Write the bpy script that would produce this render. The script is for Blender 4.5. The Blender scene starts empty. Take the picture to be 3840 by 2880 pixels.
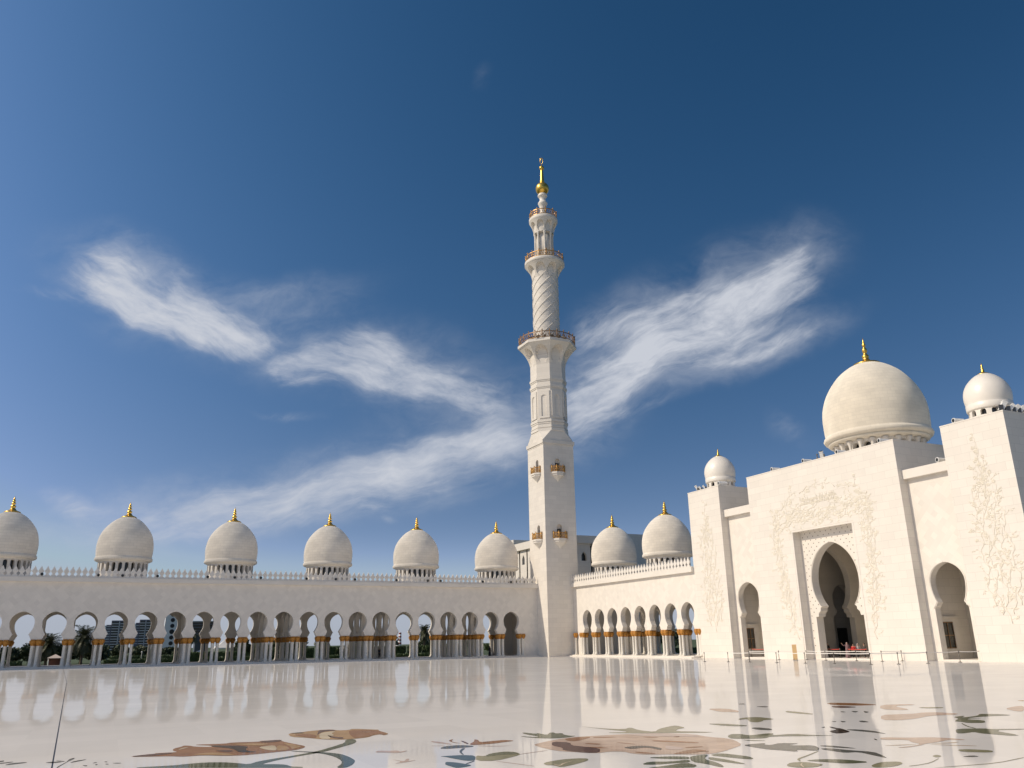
import bpy, bmesh, math, random
from mathutils import Vector, Matrix
from mathutils.geometry import tessellate_polygon
random.seed(7)
sc = bpy.context.scene
COL = sc.collection
PI = math.pi

# ------------------------------------------------------------------ helpers
class MB:
    """collects faces; build() links them as one mesh object"""
    def __init__(s): s.v = []; s.f = []; s.m = []; s.sm = []
    def face(s, pts, m=0, sm=False):
        n = len(s.v); s.v += [tuple(p) for p in pts]; s.f.append(tuple(range(n, n + len(pts)))); s.m.append(m); s.sm.append(sm)
    def mesh(s, vs, fs, m=0, sm=False):
        n = len(s.v); s.v += [tuple(p) for p in vs]
        for f in fs: s.f.append(tuple(n + i for i in f)); s.m.append(m); s.sm.append(sm)
    def box(s, x0, y0, z0, x1, y1, z1, m=0):
        v = [(x0,y0,z0),(x1,y0,z0),(x1,y1,z0),(x0,y1,z0),(x0,y0,z1),(x1,y0,z1),(x1,y1,z1),(x0,y1,z1)]
        s.mesh(v, [(3,2,1,0),(4,5,6,7),(0,1,5,4),(1,2,6,5),(2,3,7,6),(3,0,4,7)], m)
    def obox(s, c, ax, ay, az, m=0):
        c, ax, ay, az = Vector(c), Vector(ax), Vector(ay), Vector(az)
        v = [c-ax-ay-az, c+ax-ay-az, c+ax+ay-az, c-ax+ay-az, c-ax-ay+az, c+ax-ay+az, c+ax+ay+az, c-ax+ay+az]
        s.mesh(v, [(3,2,1,0),(4,5,6,7),(0,1,5,4),(1,2,6,5),(2,3,7,6),(3,0,4,7)], m)
    def lathe(s, prof, n=32, c=(0,0,0), m=0, sm=True, cap=True, rot=0.0):
        vs = []; fs = []
        for r, z in prof:
            for k in range(n):
                a = 2*PI*k/n + rot; vs.append((c[0]+r*math.cos(a), c[1]+r*math.sin(a), c[2]+z))
        for i in range(len(prof)-1):
            for k in range(n):
                k2 = (k+1) % n; fs.append((i*n+k, i*n+k2, (i+1)*n+k2, (i+1)*n+k))
        s.mesh(vs, fs, m, sm)
        if cap:
            s.face([vs[k] for k in range(n)][::-1], m); s.face([vs[(len(prof)-1)*n+k] for k in range(n)], m)
    def tube(s, pts, r, n=6, m=0, sm=True):
        pts = [Vector(p) for p in pts]; rs = r if isinstance(r, (list, tuple)) else [r]*len(pts)
        vs = []; fs = []; up = None
        for i, p in enumerate(pts):
            t = (pts[min(i+1, len(pts)-1)] - pts[max(i-1, 0)]).normalized()
            if up is None: up = Vector((0,0,1)) if abs(t.z) < .9 else Vector((1,0,0))
            a = t.cross(up).normalized(); b = t.cross(a).normalized(); up = -b if b.dot(up) < 0 else b
            for k in range(n):
                q = 2*PI*k/n; vs.append(p + a*math.cos(q)*rs[i] + b*math.sin(q)*rs[i])
        for i in range(len(pts)-1):
            for k in range(n):
                k2 = (k+1) % n; fs.append((i*n+k, i*n+k2, (i+1)*n+k2, (i+1)*n+k))
        s.mesh(vs, fs, m, sm); s.face(vs[:n][::-1], m); s.face(vs[-n:], m)
    def prism(s, poly, d, m=0):
        """poly: 3D points; extruded along d"""
        d = Vector(d); p = [Vector(q) for q in poly]; n = len(p)
        tri = tessellate_polygon([p])
        s.mesh(p + [q + d for q in p], [t for t in tri] + [tuple(n+i for i in t[::-1]) for t in tri] + [(i, (i+1) % n, n+(i+1) % n, n+i) for i in range(n)], m)
    def build(s, name, mats, parent=None, off=(0,0,0), fix=True):
        me = bpy.data.meshes.new(name)
        off = Vector(off)
        me.from_pydata([Vector(v) - off for v in s.v], [], s.f)
        for mt in (mats if isinstance(mats, (list, tuple)) else [mats]): me.materials.append(mt)
        me.polygons.foreach_set('material_index', s.m); me.polygons.foreach_set('use_smooth', s.sm)
        if fix:
            bm = bmesh.new(); bm.from_mesh(me)
            bmesh.ops.remove_doubles(bm, verts=bm.verts, dist=1e-4)
            bmesh.ops.recalc_face_normals(bm, faces=bm.faces); bm.to_mesh(me); bm.free()
        me.update()
        o = bpy.data.objects.new(name, me); COL.objects.link(o)
        if parent is not None: o.parent = parent
        return o

def tag(o, label=None, cat=None, group=None, kind=None):
    if label: o['label'] = label
    if cat: o['category'] = cat
    if group: o['group'] = group
    if kind: o['kind'] = kind
    return o
def empty(name, loc, label, cat, group=None, rz=0.0):
    o = bpy.data.objects.new(name, None); COL.objects.link(o); o.location = loc; o.rotation_euler.z = rz
    o.empty_display_size = .3
    return tag(o, label, cat, group)
def kids(o): return KID.get(o.name, [])
def copy_tree(o, parent=None):
    c = o.copy(); COL.objects.link(c); c.parent = parent
    for ch in list(o.children): copy_tree(ch, c)
    return c

# ------------------------------------------------------------------ materials
def nt(name):
    m = bpy.data.materials.new(name); m.use_nodes = True
    return m, m.node_tree.nodes, m.node_tree.links, m.node_tree.nodes['Principled BSDF']
def plain(name, col, rough=.6, metal=0.0, var=.0, scale=3.0, spec=.5):
    m, N, L, B = nt(name)
    B.inputs['Base Color'].default_value = (*col, 1); B.inputs['Roughness'].default_value = rough
    B.inputs['Metallic'].default_value = metal; B.inputs['Specular IOR Level'].default_value = spec
    if var:
        t = N.new('ShaderNodeTexCoord'); n = N.new('ShaderNodeTexNoise'); n.inputs['Scale'].default_value = scale; n.inputs['Detail'].default_value = 6
        r = N.new('ShaderNodeMapRange'); r.inputs['From Min'].default_value = .3; r.inputs['From Max'].default_value = .7
        r.inputs['To Min'].default_value = 1-var; r.inputs['To Max'].default_value = 1+var
        v = N.new('ShaderNodeVectorMath'); v.operation = 'SCALE'; v.inputs[0].default_value = col
        L.new(t.outputs['Object'], n.inputs['Vector']); L.new(n.outputs['Fac'], r.inputs['Value']); L.new(r.outputs[0], v.inputs['Scale']); L.new(v.outputs[0], B.inputs['Base Color'])
    return m
def stone(name, col, bw, bh, rot=0.0, var=.05, joint=.8, mortar=.008, offset=.5, cyl=False, rough=.5, dirt=.05, spec=.25):
    m, N, L, B = nt(name)
    if cyl:
        t = N.new('ShaderNodeTexCoord'); sp = N.new('ShaderNodeSeparateXYZ'); L.new(t.outputs['Object'], sp.inputs[0])
        at = N.new('ShaderNodeMath'); at.operation = 'ARCTAN2'; L.new(sp.outputs['Y'], at.inputs[0]); L.new(sp.outputs['X'], at.inputs[1])
        u = N.new('ShaderNodeMath'); u.operation = 'MULTIPLY'; u.inputs[1].default_value = cyl; L.new(at.outputs[0], u.inputs[0])
        vec3 = t.outputs['Object']
    else:
        g = N.new('ShaderNodeNewGeometry'); sp = N.new('ShaderNodeSeparateXYZ'); L.new(g.outputs['Position'], sp.inputs[0])
        u = N.new('ShaderNodeMath'); u.operation = 'ADD'; L.new(sp.outputs['X'], u.inputs[0]); L.new(sp.outputs['Y'], u.inputs[1])
        vec3 = g.outputs['Position']
    cb = N.new('ShaderNodeCombineXYZ'); L.new(u.outputs[0], cb.inputs['X']); L.new(sp.outputs['Z'], cb.inputs['Y'])
    mp = N.new('ShaderNodeMapping'); mp.inputs['Rotation'].default_value[2] = rot; L.new(cb.outputs[0], mp.inputs['Vector'])
    b = N.new('ShaderNodeTexBrick'); b.offset = offset; L.new(mp.outputs[0], b.inputs['Vector'])
    b.inputs['Scale'].default_value = 1; b.inputs['Brick Width'].default_value = bw; b.inputs['Row Height'].default_value = bh
    b.inputs['Mortar Size'].default_value = mortar; b.inputs['Mortar Smooth'].default_value = .3; b.inputs['Bias'].default_value = 0
    c1 = [c*(1-var) for c in col]; c2 = [min(.93, c*(1+var)) for c in col]
    b.inputs['Color1'].default_value = (*c1, 1); b.inputs['Color2'].default_value = (*c2, 1); b.inputs['Mortar'].default_value = (*[c*joint for c in col], 1)
    n = N.new('ShaderNodeTexNoise'); n.inputs['Scale'].default_value = .35; n.inputs['Detail'].default_value = 8; n.inputs['Roughness'].default_value = .65; L.new(vec3, n.inputs['Vector'])
    r = N.new('ShaderNodeMapRange'); r.inputs['From Min'].default_value = .3; r.inputs['From Max'].default_value = .7; r.inputs['To Min'].default_value = 1-dirt; r.inputs['To Max'].default_value = 1+dirt*.5
    L.new(n.outputs['Fac'], r.inputs['Value'])
    v = N.new('ShaderNodeVectorMath'); v.operation = 'SCALE'; L.new(b.outputs['Color'], v.inputs[0]); L.new(r.outputs[0], v.inputs['Scale'])
    if cyl and 'Diffuse Roughness' in B.inputs: B.inputs['Diffuse Roughness'].default_value = .9
    L.new(v.outputs[0], B.inputs['Base Color']); B.inputs['Roughness'].default_value = rough; B.inputs['Specular IOR Level'].default_value = spec
    return m

WHITE = (.735, .685, .61)
M = {}
M['wing'] = stone('diagonal_marble', WHITE, .62, .62, rot=PI/4, var=.05, joint=.97, offset=0.0, dirt=.04)
M['block'] = stone('coursed_marble', WHITE, 1.7, .82, var=.03, joint=.82, mortar=.016, dirt=.035)
M['tower'] = stone('minaret_marble', (.73, .68, .605), 1.5, .8, var=.045, joint=.84, mortar=.015, dirt=.045)
M['trim'] = stone('trim_marble', WHITE, 2.2, 3.0, var=.02, joint=.93, dirt=.06)
M['dome'] = stone('dome_marble', (.84, .78, .68), .95, .42, var=.05, joint=.86, mortar=.02, cyl=4.0, rough=.72, dirt=.09, spec=.15)
M['bigdome'] = stone('large_dome_marble', (.84, .775, .655), 1.0, .45, var=.035, joint=.9, mortar=.02, cyl=6.3, rough=.72, dirt=.1, spec=.15)
M['smalldome'] = plain('polished_dome_marble', (.80, .745, .66), .38, var=.03, scale=1.0)
M['merlon'] = plain('merlon_marble', (.735, .69, .62), .5, var=.04, scale=2)
M['relief'] = plain('cream_relief_marble', (.73, .675, .57), .55, var=.04)
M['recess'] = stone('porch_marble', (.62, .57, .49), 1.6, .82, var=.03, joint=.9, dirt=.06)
M['hole_shade'] = plain('perforation_shade', (.22, .18, .14), .8)  # the dark inside the small holes, given as a colour
M['gold'] = plain('gilded_metal', (.80, .50, .10), .32, metal=.9, var=.1, scale=2)
M['capital'] = plain('gilded_capital', (.45, .20, .03), .5, metal=.2, var=.3, scale=6)
M['bronze'] = plain('gilded_bronze_rail', (.52, .30, .10), .4, metal=.6, var=.15)
M['bronze2'] = plain('dull_bronze_rail', (.30, .18, .09), .45, metal=.5, var=.15)
M['glass'] = plain('dark_window_glass', (.03, .03, .028), .15)
M['dark'] = plain('dark_interior', (.045, .042, .038), .7)
M['black'] = plain('black_housing', (.015, .015, .016), .5)
M['lampwhite'] = plain('white_housing', (.74, .73, .70), .4, var=.04)
M['steel'] = plain('brushed_post', (.16, .145, .13), .35, metal=.7)
M['belt'] = plain('white_belt', (.72, .69, .64), .6)
M['redbelt'] = plain('red_belt', (.55, .06, .04), .6)
M['bark'] = plain('palm_bark', (.13, .10, .07), .9, var=.35, scale=8)
M['asph'] = plain('roof_slab', (.45, .43, .40), .8, var=.08)

def shaft_mat():
    m, N, L, B = nt('inlaid_column_marble')
    t = N.new('ShaderNodeNewGeometry')
    mp = N.new('ShaderNodeMapping'); mp.inputs['Scale'].default_value = (9, 9, 4.5); L.new(t.outputs['Position'], mp.inputs['Vector'])
    n = N.new('ShaderNodeTexNoise'); n.inputs['Scale'].default_value = 1; n.inputs['Detail'].default_value = 3; n.inputs['Distortion'].default_value = 1.2; L.new(mp.outputs[0], n.inputs['Vector'])
    r = N.new('ShaderNodeValToRGB'); e = r.color_ramp.elements
    e[0].position = .31; e[0].color = (.30, .27, .23, 1); e[1].position = .37; e[1].color = (.74, .70, .62, 1)
    L.new(n.outputs['Fac'], r.inputs['Fac']); L.new(r.outputs['Color'], B.inputs['Base Color']); B.inputs['Roughness'].default_value = .35
    return m
M['shaft'] = shaft_mat()

def floor_mat(name, col, inlay=False):
    m, N, L, B = nt(name)
    g = N.new('ShaderNodeNewGeometry')
    # slabs: each one a touch different in tone and very slightly out of level
    mp = N.new('ShaderNodeMapping'); mp.inputs['Scale'].default_value = (1/2.4, 1/1.6, 1); L.new(g.outputs['Position'], mp.inputs['Vector'])
    fl = N.new('ShaderNodeVectorMath'); fl.operation = 'FLOOR'; L.new(mp.outputs[0], fl.inputs[0])
    wn = N.new('ShaderNodeTexWhiteNoise'); wn.noise_dimensions = '2D'; L.new(fl.outputs[0], wn.inputs['Vector'])
    sub = N.new('ShaderNodeVectorMath'); sub.operation = 'SUBTRACT'; sub.inputs[1].default_value = (.5, .5, .5); L.new(wn.outputs['Color'], sub.inputs[0])
    scl = N.new('ShaderNodeVectorMath'); scl.operation = 'MULTIPLY'; scl.inputs[1].default_value = (.0022, .0022, 0); L.new(sub.outputs[0], scl.inputs[0])
    n2 = N.new('ShaderNodeTexNoise'); n2.inputs['Scale'].default_value = .55; n2.inputs['Detail'].default_value = 3; L.new(g.outputs['Position'], n2.inputs['Vector'])
    s2 = N.new('ShaderNodeVectorMath'); s2.operation = 'SUBTRACT'; s2.inputs[1].default_value = (.5, .5, .5); L.new(n2.outputs['Color'], s2.inputs[0])
    s3 = N.new('ShaderNodeVectorMath'); s3.operation = 'MULTIPLY'; s3.inputs[1].default_value = (.003, .003, 0); L.new(s2.outputs[0], s3.inputs[0])
    ad = N.new('ShaderNodeVectorMath'); ad.operation = 'ADD'; L.new(scl.outputs[0], ad.inputs[0]); L.new(s3.outputs[0], ad.inputs[1])
    a2 = N.new('ShaderNodeVectorMath'); a2.operation = 'ADD'; L.new(g.outputs['Normal'], a2.inputs[0]); L.new(ad.outputs[0], a2.inputs[1])
    nm = N.new('ShaderNodeVectorMath'); nm.operation = 'NORMALIZE'; L.new(a2.outputs[0], nm.inputs[0]); L.new(nm.outputs[0], B.inputs['Normal'])
    n3 = N.new('ShaderNodeTexNoise'); n3.inputs['Scale'].default_value = .22 if not inlay else 1.5; n3.inputs['Detail'].default_value = 8; n3.inputs['Roughness'].default_value = .6; L.new(g.outputs['Position'], n3.inputs['Vector'])
    r = N.new('ShaderNodeMapRange'); r.inputs['From Min'].default_value = .3; r.inputs['From Max'].default_value = .7
    dv = .05 if not inlay else .22
    r.inputs['To Min'].default_value = 1-dv; r.inputs['To Max'].default_value = 1+dv*.6; L.new(n3.outputs['Fac'], r.inputs['Value'])
    r2 = N.new('ShaderNodeMapRange'); r2.inputs['To Min'].default_value = .965; r2.inputs['To Max'].default_value = 1.03; L.new(wn.outputs['Value'], r2.inputs['Value'])
    mu = N.new('ShaderNodeMath'); mu.operation = 'MULTIPLY'; L.new(r.outputs[0], mu.inputs[0]); L.new(r2.outputs[0], mu.inputs[1])
    v = N.new('ShaderNodeVectorMath'); v.operation = 'SCALE'; v.inputs[0].default_value = col; L.new(mu.outputs[0], v.inputs['Scale'])
    L.new(v.outputs[0], B.inputs['Base Color'])
    # honed stone with a little dust: a diffuse body under a weak mirror that grows towards grazing angles
    dif = N.new('ShaderNodeBsdfDiffuse'); glo = N.new('ShaderNodeBsdfGlossy'); fre = N.new('ShaderNodeFresnel'); fre.inputs['IOR'].default_value = 1.5
    L.new(v.outputs[0], dif.inputs['Color']); L.new(nm.outputs[0], glo.inputs['Normal']); L.new(nm.outputs[0], fre.inputs['Normal'])
    r3 = N.new('ShaderNodeMapRange'); r3.inputs['To Min'].default_value = .02; r3.inputs['To Max'].default_value = .07; L.new(n3.outputs['Fac'], r3.inputs['Value']); L.new(r3.outputs[0], glo.inputs['Roughness'])
    fm = N.new('ShaderNodeMath'); fm.operation = 'MULTIPLY'; fm.inputs[1].default_value = .73 if not inlay else .62; L.new(fre.outputs[0], fm.inputs[0])
    mxs = N.new('ShaderNodeMixShader'); L.new(fm.outputs[0], mxs.inputs[0]); L.new(dif.outputs[0], mxs.inputs[1]); L.new(glo.outputs[0], mxs.inputs[2])
    L.new(mxs.outputs[0], N['Material Output'].inputs['Surface'])
    return m
M['floor'] = floor_mat('polished_white_marble', (.90, .845, .775))
INK = {'brown': (.33,.15,.065), 'tan': (.48,.29,.13), 'cream': (.68,.55,.37), 'umber': (.035,.022,.018), 'plum': (.13,.06,.045), 'slate': (.12,.12,.105), 'teal': (.11,.135,.115),
       'olive': (.13,.14,.08), 'khaki': (.25,.235,.135), 'rose': (.60,.45,.38), 'peach': (.60,.42,.31)}
for k, c in INK.items(): M['ink_'+k] = floor_mat('inlay_'+k, c, True)

def leaf_mat(name, c1, c2):
    m, N, L, B = nt(name)
    t = N.new('ShaderNodeTexCoord'); n = N.new('ShaderNodeTexNoise'); n.inputs['Scale'].default_value = 1.6; n.inputs['Detail'].default_value = 5; L.new(t.outputs['Object'], n.inputs['Vector'])
    r = N.new('ShaderNodeValToRGB'); e = r.color_ramp.elements; e[0].position = .35; e[0].color = (*c1, 1); e[1].position = .68; e[1].color = (*c2, 1)
    L.new(n.outputs['Fac'], r.inputs['Fac']); L.new(r.outputs['Color'], B.inputs['Base Color']); B.inputs['Roughness'].default_value = .6
    return m
M['leaf'] = leaf_mat('dark_foliage', (.03,.045,.022), (.07,.095,.04))
M['leaf2'] = leaf_mat('olive_foliage', (.05,.065,.03), (.10,.115,.05))
M['palm'] = leaf_mat('palm_frond', (.05,.06,.03), (.11,.115,.055))
M['hedge'] = leaf_mat('hedge_foliage', (.03,.055,.018), (.085,.13,.035))
M['blossom'] = leaf_mat('pale_blossom', (.45,.38,.36), (.66,.6,.56))
M['lawn'] = plain('lawn_ground', (.055,.08,.028), .95, var=.35, scale=.15)
# ------------------------------------------------------------------ shape makers
def arch_panel(mb, mp, bays, ztop, T, m=0, mi=None, u0=None, u1=None):
    """wall with openings. mp(u,z,d)->xyz; bays: [(centre, half bay, outline[(h,z)..apex])]"""
    mi = m if mi is None else mi
    for c, hb, out in bays:
        for s in (-1, 1):
            for i in range(len(out)-1):
                (h0, z0), (h1, z1) = out[i], out[i+1]
                if abs(z1-z0) > 1e-6:
                    for d in (0, T):
                        mb.face([mp(c+s*hb, z0, d), mp(c+s*h0, z0, d), mp(c+s*h1, z1, d), mp(c+s*hb, z1, d)], m)
                mb.face([mp(c+s*h0, z0, 0), mp(c+s*h0, z0, T), mp(c+s*h1, z1, T), mp(c+s*h1, z1, 0)], mi)
            zt = out[-1][1]
            for d in (0, T): mb.face([mp(c+s*hb, zt, d), mp(c, zt, d), mp(c, ztop, d), mp(c+s*hb, ztop, d)], m)
            mb.face([mp(c+s*hb, ztop, 0), mp(c, ztop, 0), mp(c, ztop, T), mp(c+s*hb, ztop, T)], m)
            h0, z0 = out[0]
            mb.face([mp(c+s*hb, z0, 0), mp(c+s*h0, z0, 0), mp(c+s*h0, z0, T), mp(c+s*hb, z0, T)], m)
    # ends
    a = bays[0][0]-bays[0][1]; b = bays[-1][0]+bays[-1][1]
    for u, o in ((a, bays[0][2]), (b, bays[-1][2])): mb.face([mp(u, o[0][1], 0), mp(u, o[0][1], T), mp(u, ztop, T), mp(u, ztop, 0)], m)

def bulb(a, zc, bl, bu, zneck, n=12, point=.06):
    """keyhole bulb from neck to apex: half widths and heights"""
    t0 = -math.asin((zc-zneck)/bl); out = []
    for i in range(n+1):
        t = t0 + (PI/2-t0)*i/n
        b = bl if t < 0 else bu
        h = a*math.cos(t); z = zc+b*math.sin(t)
        if t > .55: z += point*bu*((t-.55)/(PI/2-.55))**2*1.0
        out.append((max(h, 0) if i < n else 0.0, z))
    return out
KEY = [(1.30,3.87),(1.27,4.0),(1.16,4.1),(1.14,4.28),(1.03,4.42),(.96,4.56)] + bulb(1.51, 6.08, 1.87, 1.44, 4.6)[1:]
def arched(hw, z0, zs, top, n=6, pointed=False):
    o = [(hw, z0)]
    for i in range(n+1):
        t = PI/2*i/n; h = hw*math.cos(t); z = zs+(top-zs)*(math.sin(t) if not pointed else (1-(h/hw))**.75)
        o.append((h if i < n else 0.0, z))
    return o
NICHE_BIG = [(3.52,.15),(3.52,4.78),(3.12,4.78),(3.08,5.1),(2.98,5.25),(2.72,5.45),(2.70,5.75),(2.44,5.95)] + bulb(3.52, 8.8, 4.0, 4.1, 5.98, n=18, point=.07)[1:]
NICHE_SMALL = [(1.90,.15),(1.90,5.05),(1.86,5.2),(1.68,5.32),(1.63,5.48),(1.47,5.66)] + bulb(1.95, 7.6, 3.0, 1.85, 5.68, n=14, point=.06)[1:]

DOME = [(3.93,15.72),(3.98,16.2),(4.03,16.9),(4.02,17.5),(3.93,18.2),(3.74,18.95),(3.43,19.65),(2.99,20.3),(2.45,20.92),(1.84,21.45),(1.25,21.8),(.9,21.96)]
def smooth_prof(p, n=3):
    out = []
    for i in range(len(p)-1):
        p0, p1, p2, p3 = p[max(i-1,0)], p[i], p[i+1], p[min(i+2, len(p)-1)]
        for k in range(n):
            t = k/n
            out.append(tuple(.5*((2*b)+(-a+c)*t+(2*a-5*b+4*c-d)*t*t+(-a+3*b-3*c+d)*t**3) for a, b, c, d in zip(p0, p1, p2, p3)))
    return out + [p[-1]]
FIN = [(1.10,21.84),(1.13,21.95),(1.04,22.04),(.66,22.18),(.46,22.32),(.36,22.5),(.24,22.58),(.36,22.72),(.37,22.88),(.18,23.02),(.16,23.08),(.29,23.2),(.28,23.34),(.14,23.46),(.23,23.58),(.21,23.70),(.11,23.8),(.16,23.9),(.14,24.0),(.06,24.08),(.02,24.36)]
def drum_panel(mb, c, R, T, n, zb, zt, out, m=0, mi=None):
    for k in range(n):
        a0 = 2*PI*(k+.5)/n; hb = R*PI/n
        def mp(u, z, d, a0=a0):
            a = a0+u/R; return (c[0]+(R-d)*math.cos(a), c[1]+(R-d)*math.sin(a), z)
        o = [(min(h, hb*.9), z) for h, z in out]
        arch_panel(mb, mp, [(0, hb, o)], zt, T, m, mi)
        for s in ((0,),): 
            for d in (0, T):
                mb.face([mp(-hb, zb, d), mp(0, zb, d), mp(0, o[0][1], d), mp(-hb, o[0][1], d)], m); mb.face([mp(0, zb, d), mp(hb, zb, d), mp(hb, o[0][1], d), mp(0, o[0][1], d)], m)

def wing_dome(c, parent, off):
    """onion dome over an arcade bay: dome > drum, finial"""
    mb = MB(); mb.lathe([(3.40,14.9),(3.54,15.02),(3.60,15.05),(3.78,15.12),(4.02,15.24),(4.08,15.34),(4.08,15.62),(3.99,15.70)] + smooth_prof(DOME), 64, (c[0], c[1], 0), cap=False)
    d = mb.build('dome', M['dome'], parent, (c[0], c[1], 12.2)); d.location = Vector((c[0], c[1], 12.2)) - Vector(off)
    mb = MB(); drum_panel(mb, (0,0), 3.52, .5, 24, 0, 2.84, arched(.27, 1.3, 2.37, 2.64))
    mb.lathe([(3.75,-.1),(3.75,.25),(3.6,.3)], 48, cap=False); mb.build('drum', M['trim'], d)
    mb = MB(); mb.lathe([(2.95,0),(2.95,2.8)], 40, cap=False); mb.build('window_glass', M['glass'], d)
    mb = MB(); mb.lathe([(r, z-12.2) for r, z in FIN], 20); mb.build('finial', M['gold'], d)
    return d

def column_mesh():
    mb = MB()
    mb.box(-.32,-.32,0,.32,.32,.10)
    mb.lathe([(.29,.10),(.30,.16),(.25,.20),(.25,.24),(.28,.28),(.22,.34),(.205,.5),(.195,2.70),(.22,2.74),(.22,2.80)], 14)
    mc = MB(); mc.lathe([(.20,2.78),(.24,2.84),(.235,2.90),(.28,2.96),(.36,3.08),(.41,3.24),(.415,3.38),(.37,3.49),(.30,3.53)], 14)
    for k in range(8):    # palm leaves curling out of the capital
        a = 2*PI*k/8; x, y = math.cos(a), math.sin(a)
        mc.obox((x*.37, y*.37, 3.3), (-y*.09, x*.09, 0), (x*.03, y*.03, .01), (x*.05, y*.05, .13))
    mc.box(-.27,-.27,3.52,.27,.27,3.62)
    return mb, mc
CB, CC = column_mesh()
_col = CB.build('column', M['shaft']); _cap = CC.build('capital', M['capital'])
COLUMN, CAPITAL = _col.data, _cap.data
bpy.data.objects.remove(_col); bpy.data.objects.remove(_cap)
def add_column(p, parent, off):
    o = bpy.data.objects.new('column', COLUMN); COL.objects.link(o); o.parent = parent; o.location = Vector(p)-Vector(off)
    k = bpy.data.objects.new('capital', CAPITAL); COL.objects.link(k); k.parent = o
def columns_mass(pts, parent, off):
    mb = MB()
    for p in pts:
        for src, m in ((CB, 0), (CC, 1)):
            mb.mesh([(v[0]+p[0], v[1]+p[1], v[2]+p[2]) for v in src.v], src.f, m, True)
    o = mb.build('column', [M['shaft'], M['capital']], parent, off, fix=False); o['kind'] = 'stuff'
    return o
MER = [(x*1.16, z*1.03) for x, z in [(-.30,0),(.30,0),(.30,.10),(.17,.22),(.13,.30),(.17,.40),(.29,.56),(.31,.68),(.27,.80),(.16,.92),(.17,1.0),(.11,1.08),(0,1.36),(-.11,1.08),(-.17,1.0),(-.16,.92),(-.27,.80),(-.31,.68),(-.29,.56),(-.17,.40),(-.13,.30),(-.17,.22),(-.30,.10)]]
def merlon_mesh():
    mb = MB(); mb.prism([(x, -.09, z) for x, z in MER], (0, .18, 0)); 
    mb.obox((0,-.1,.66), (.1,0,0), (0,.03,0), (0,0,.13))
    return mb
_mm = merlon_mesh().build('merlon', M['merlon']); MERLON = _mm.data; bpy.data.objects.remove(_mm)
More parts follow.
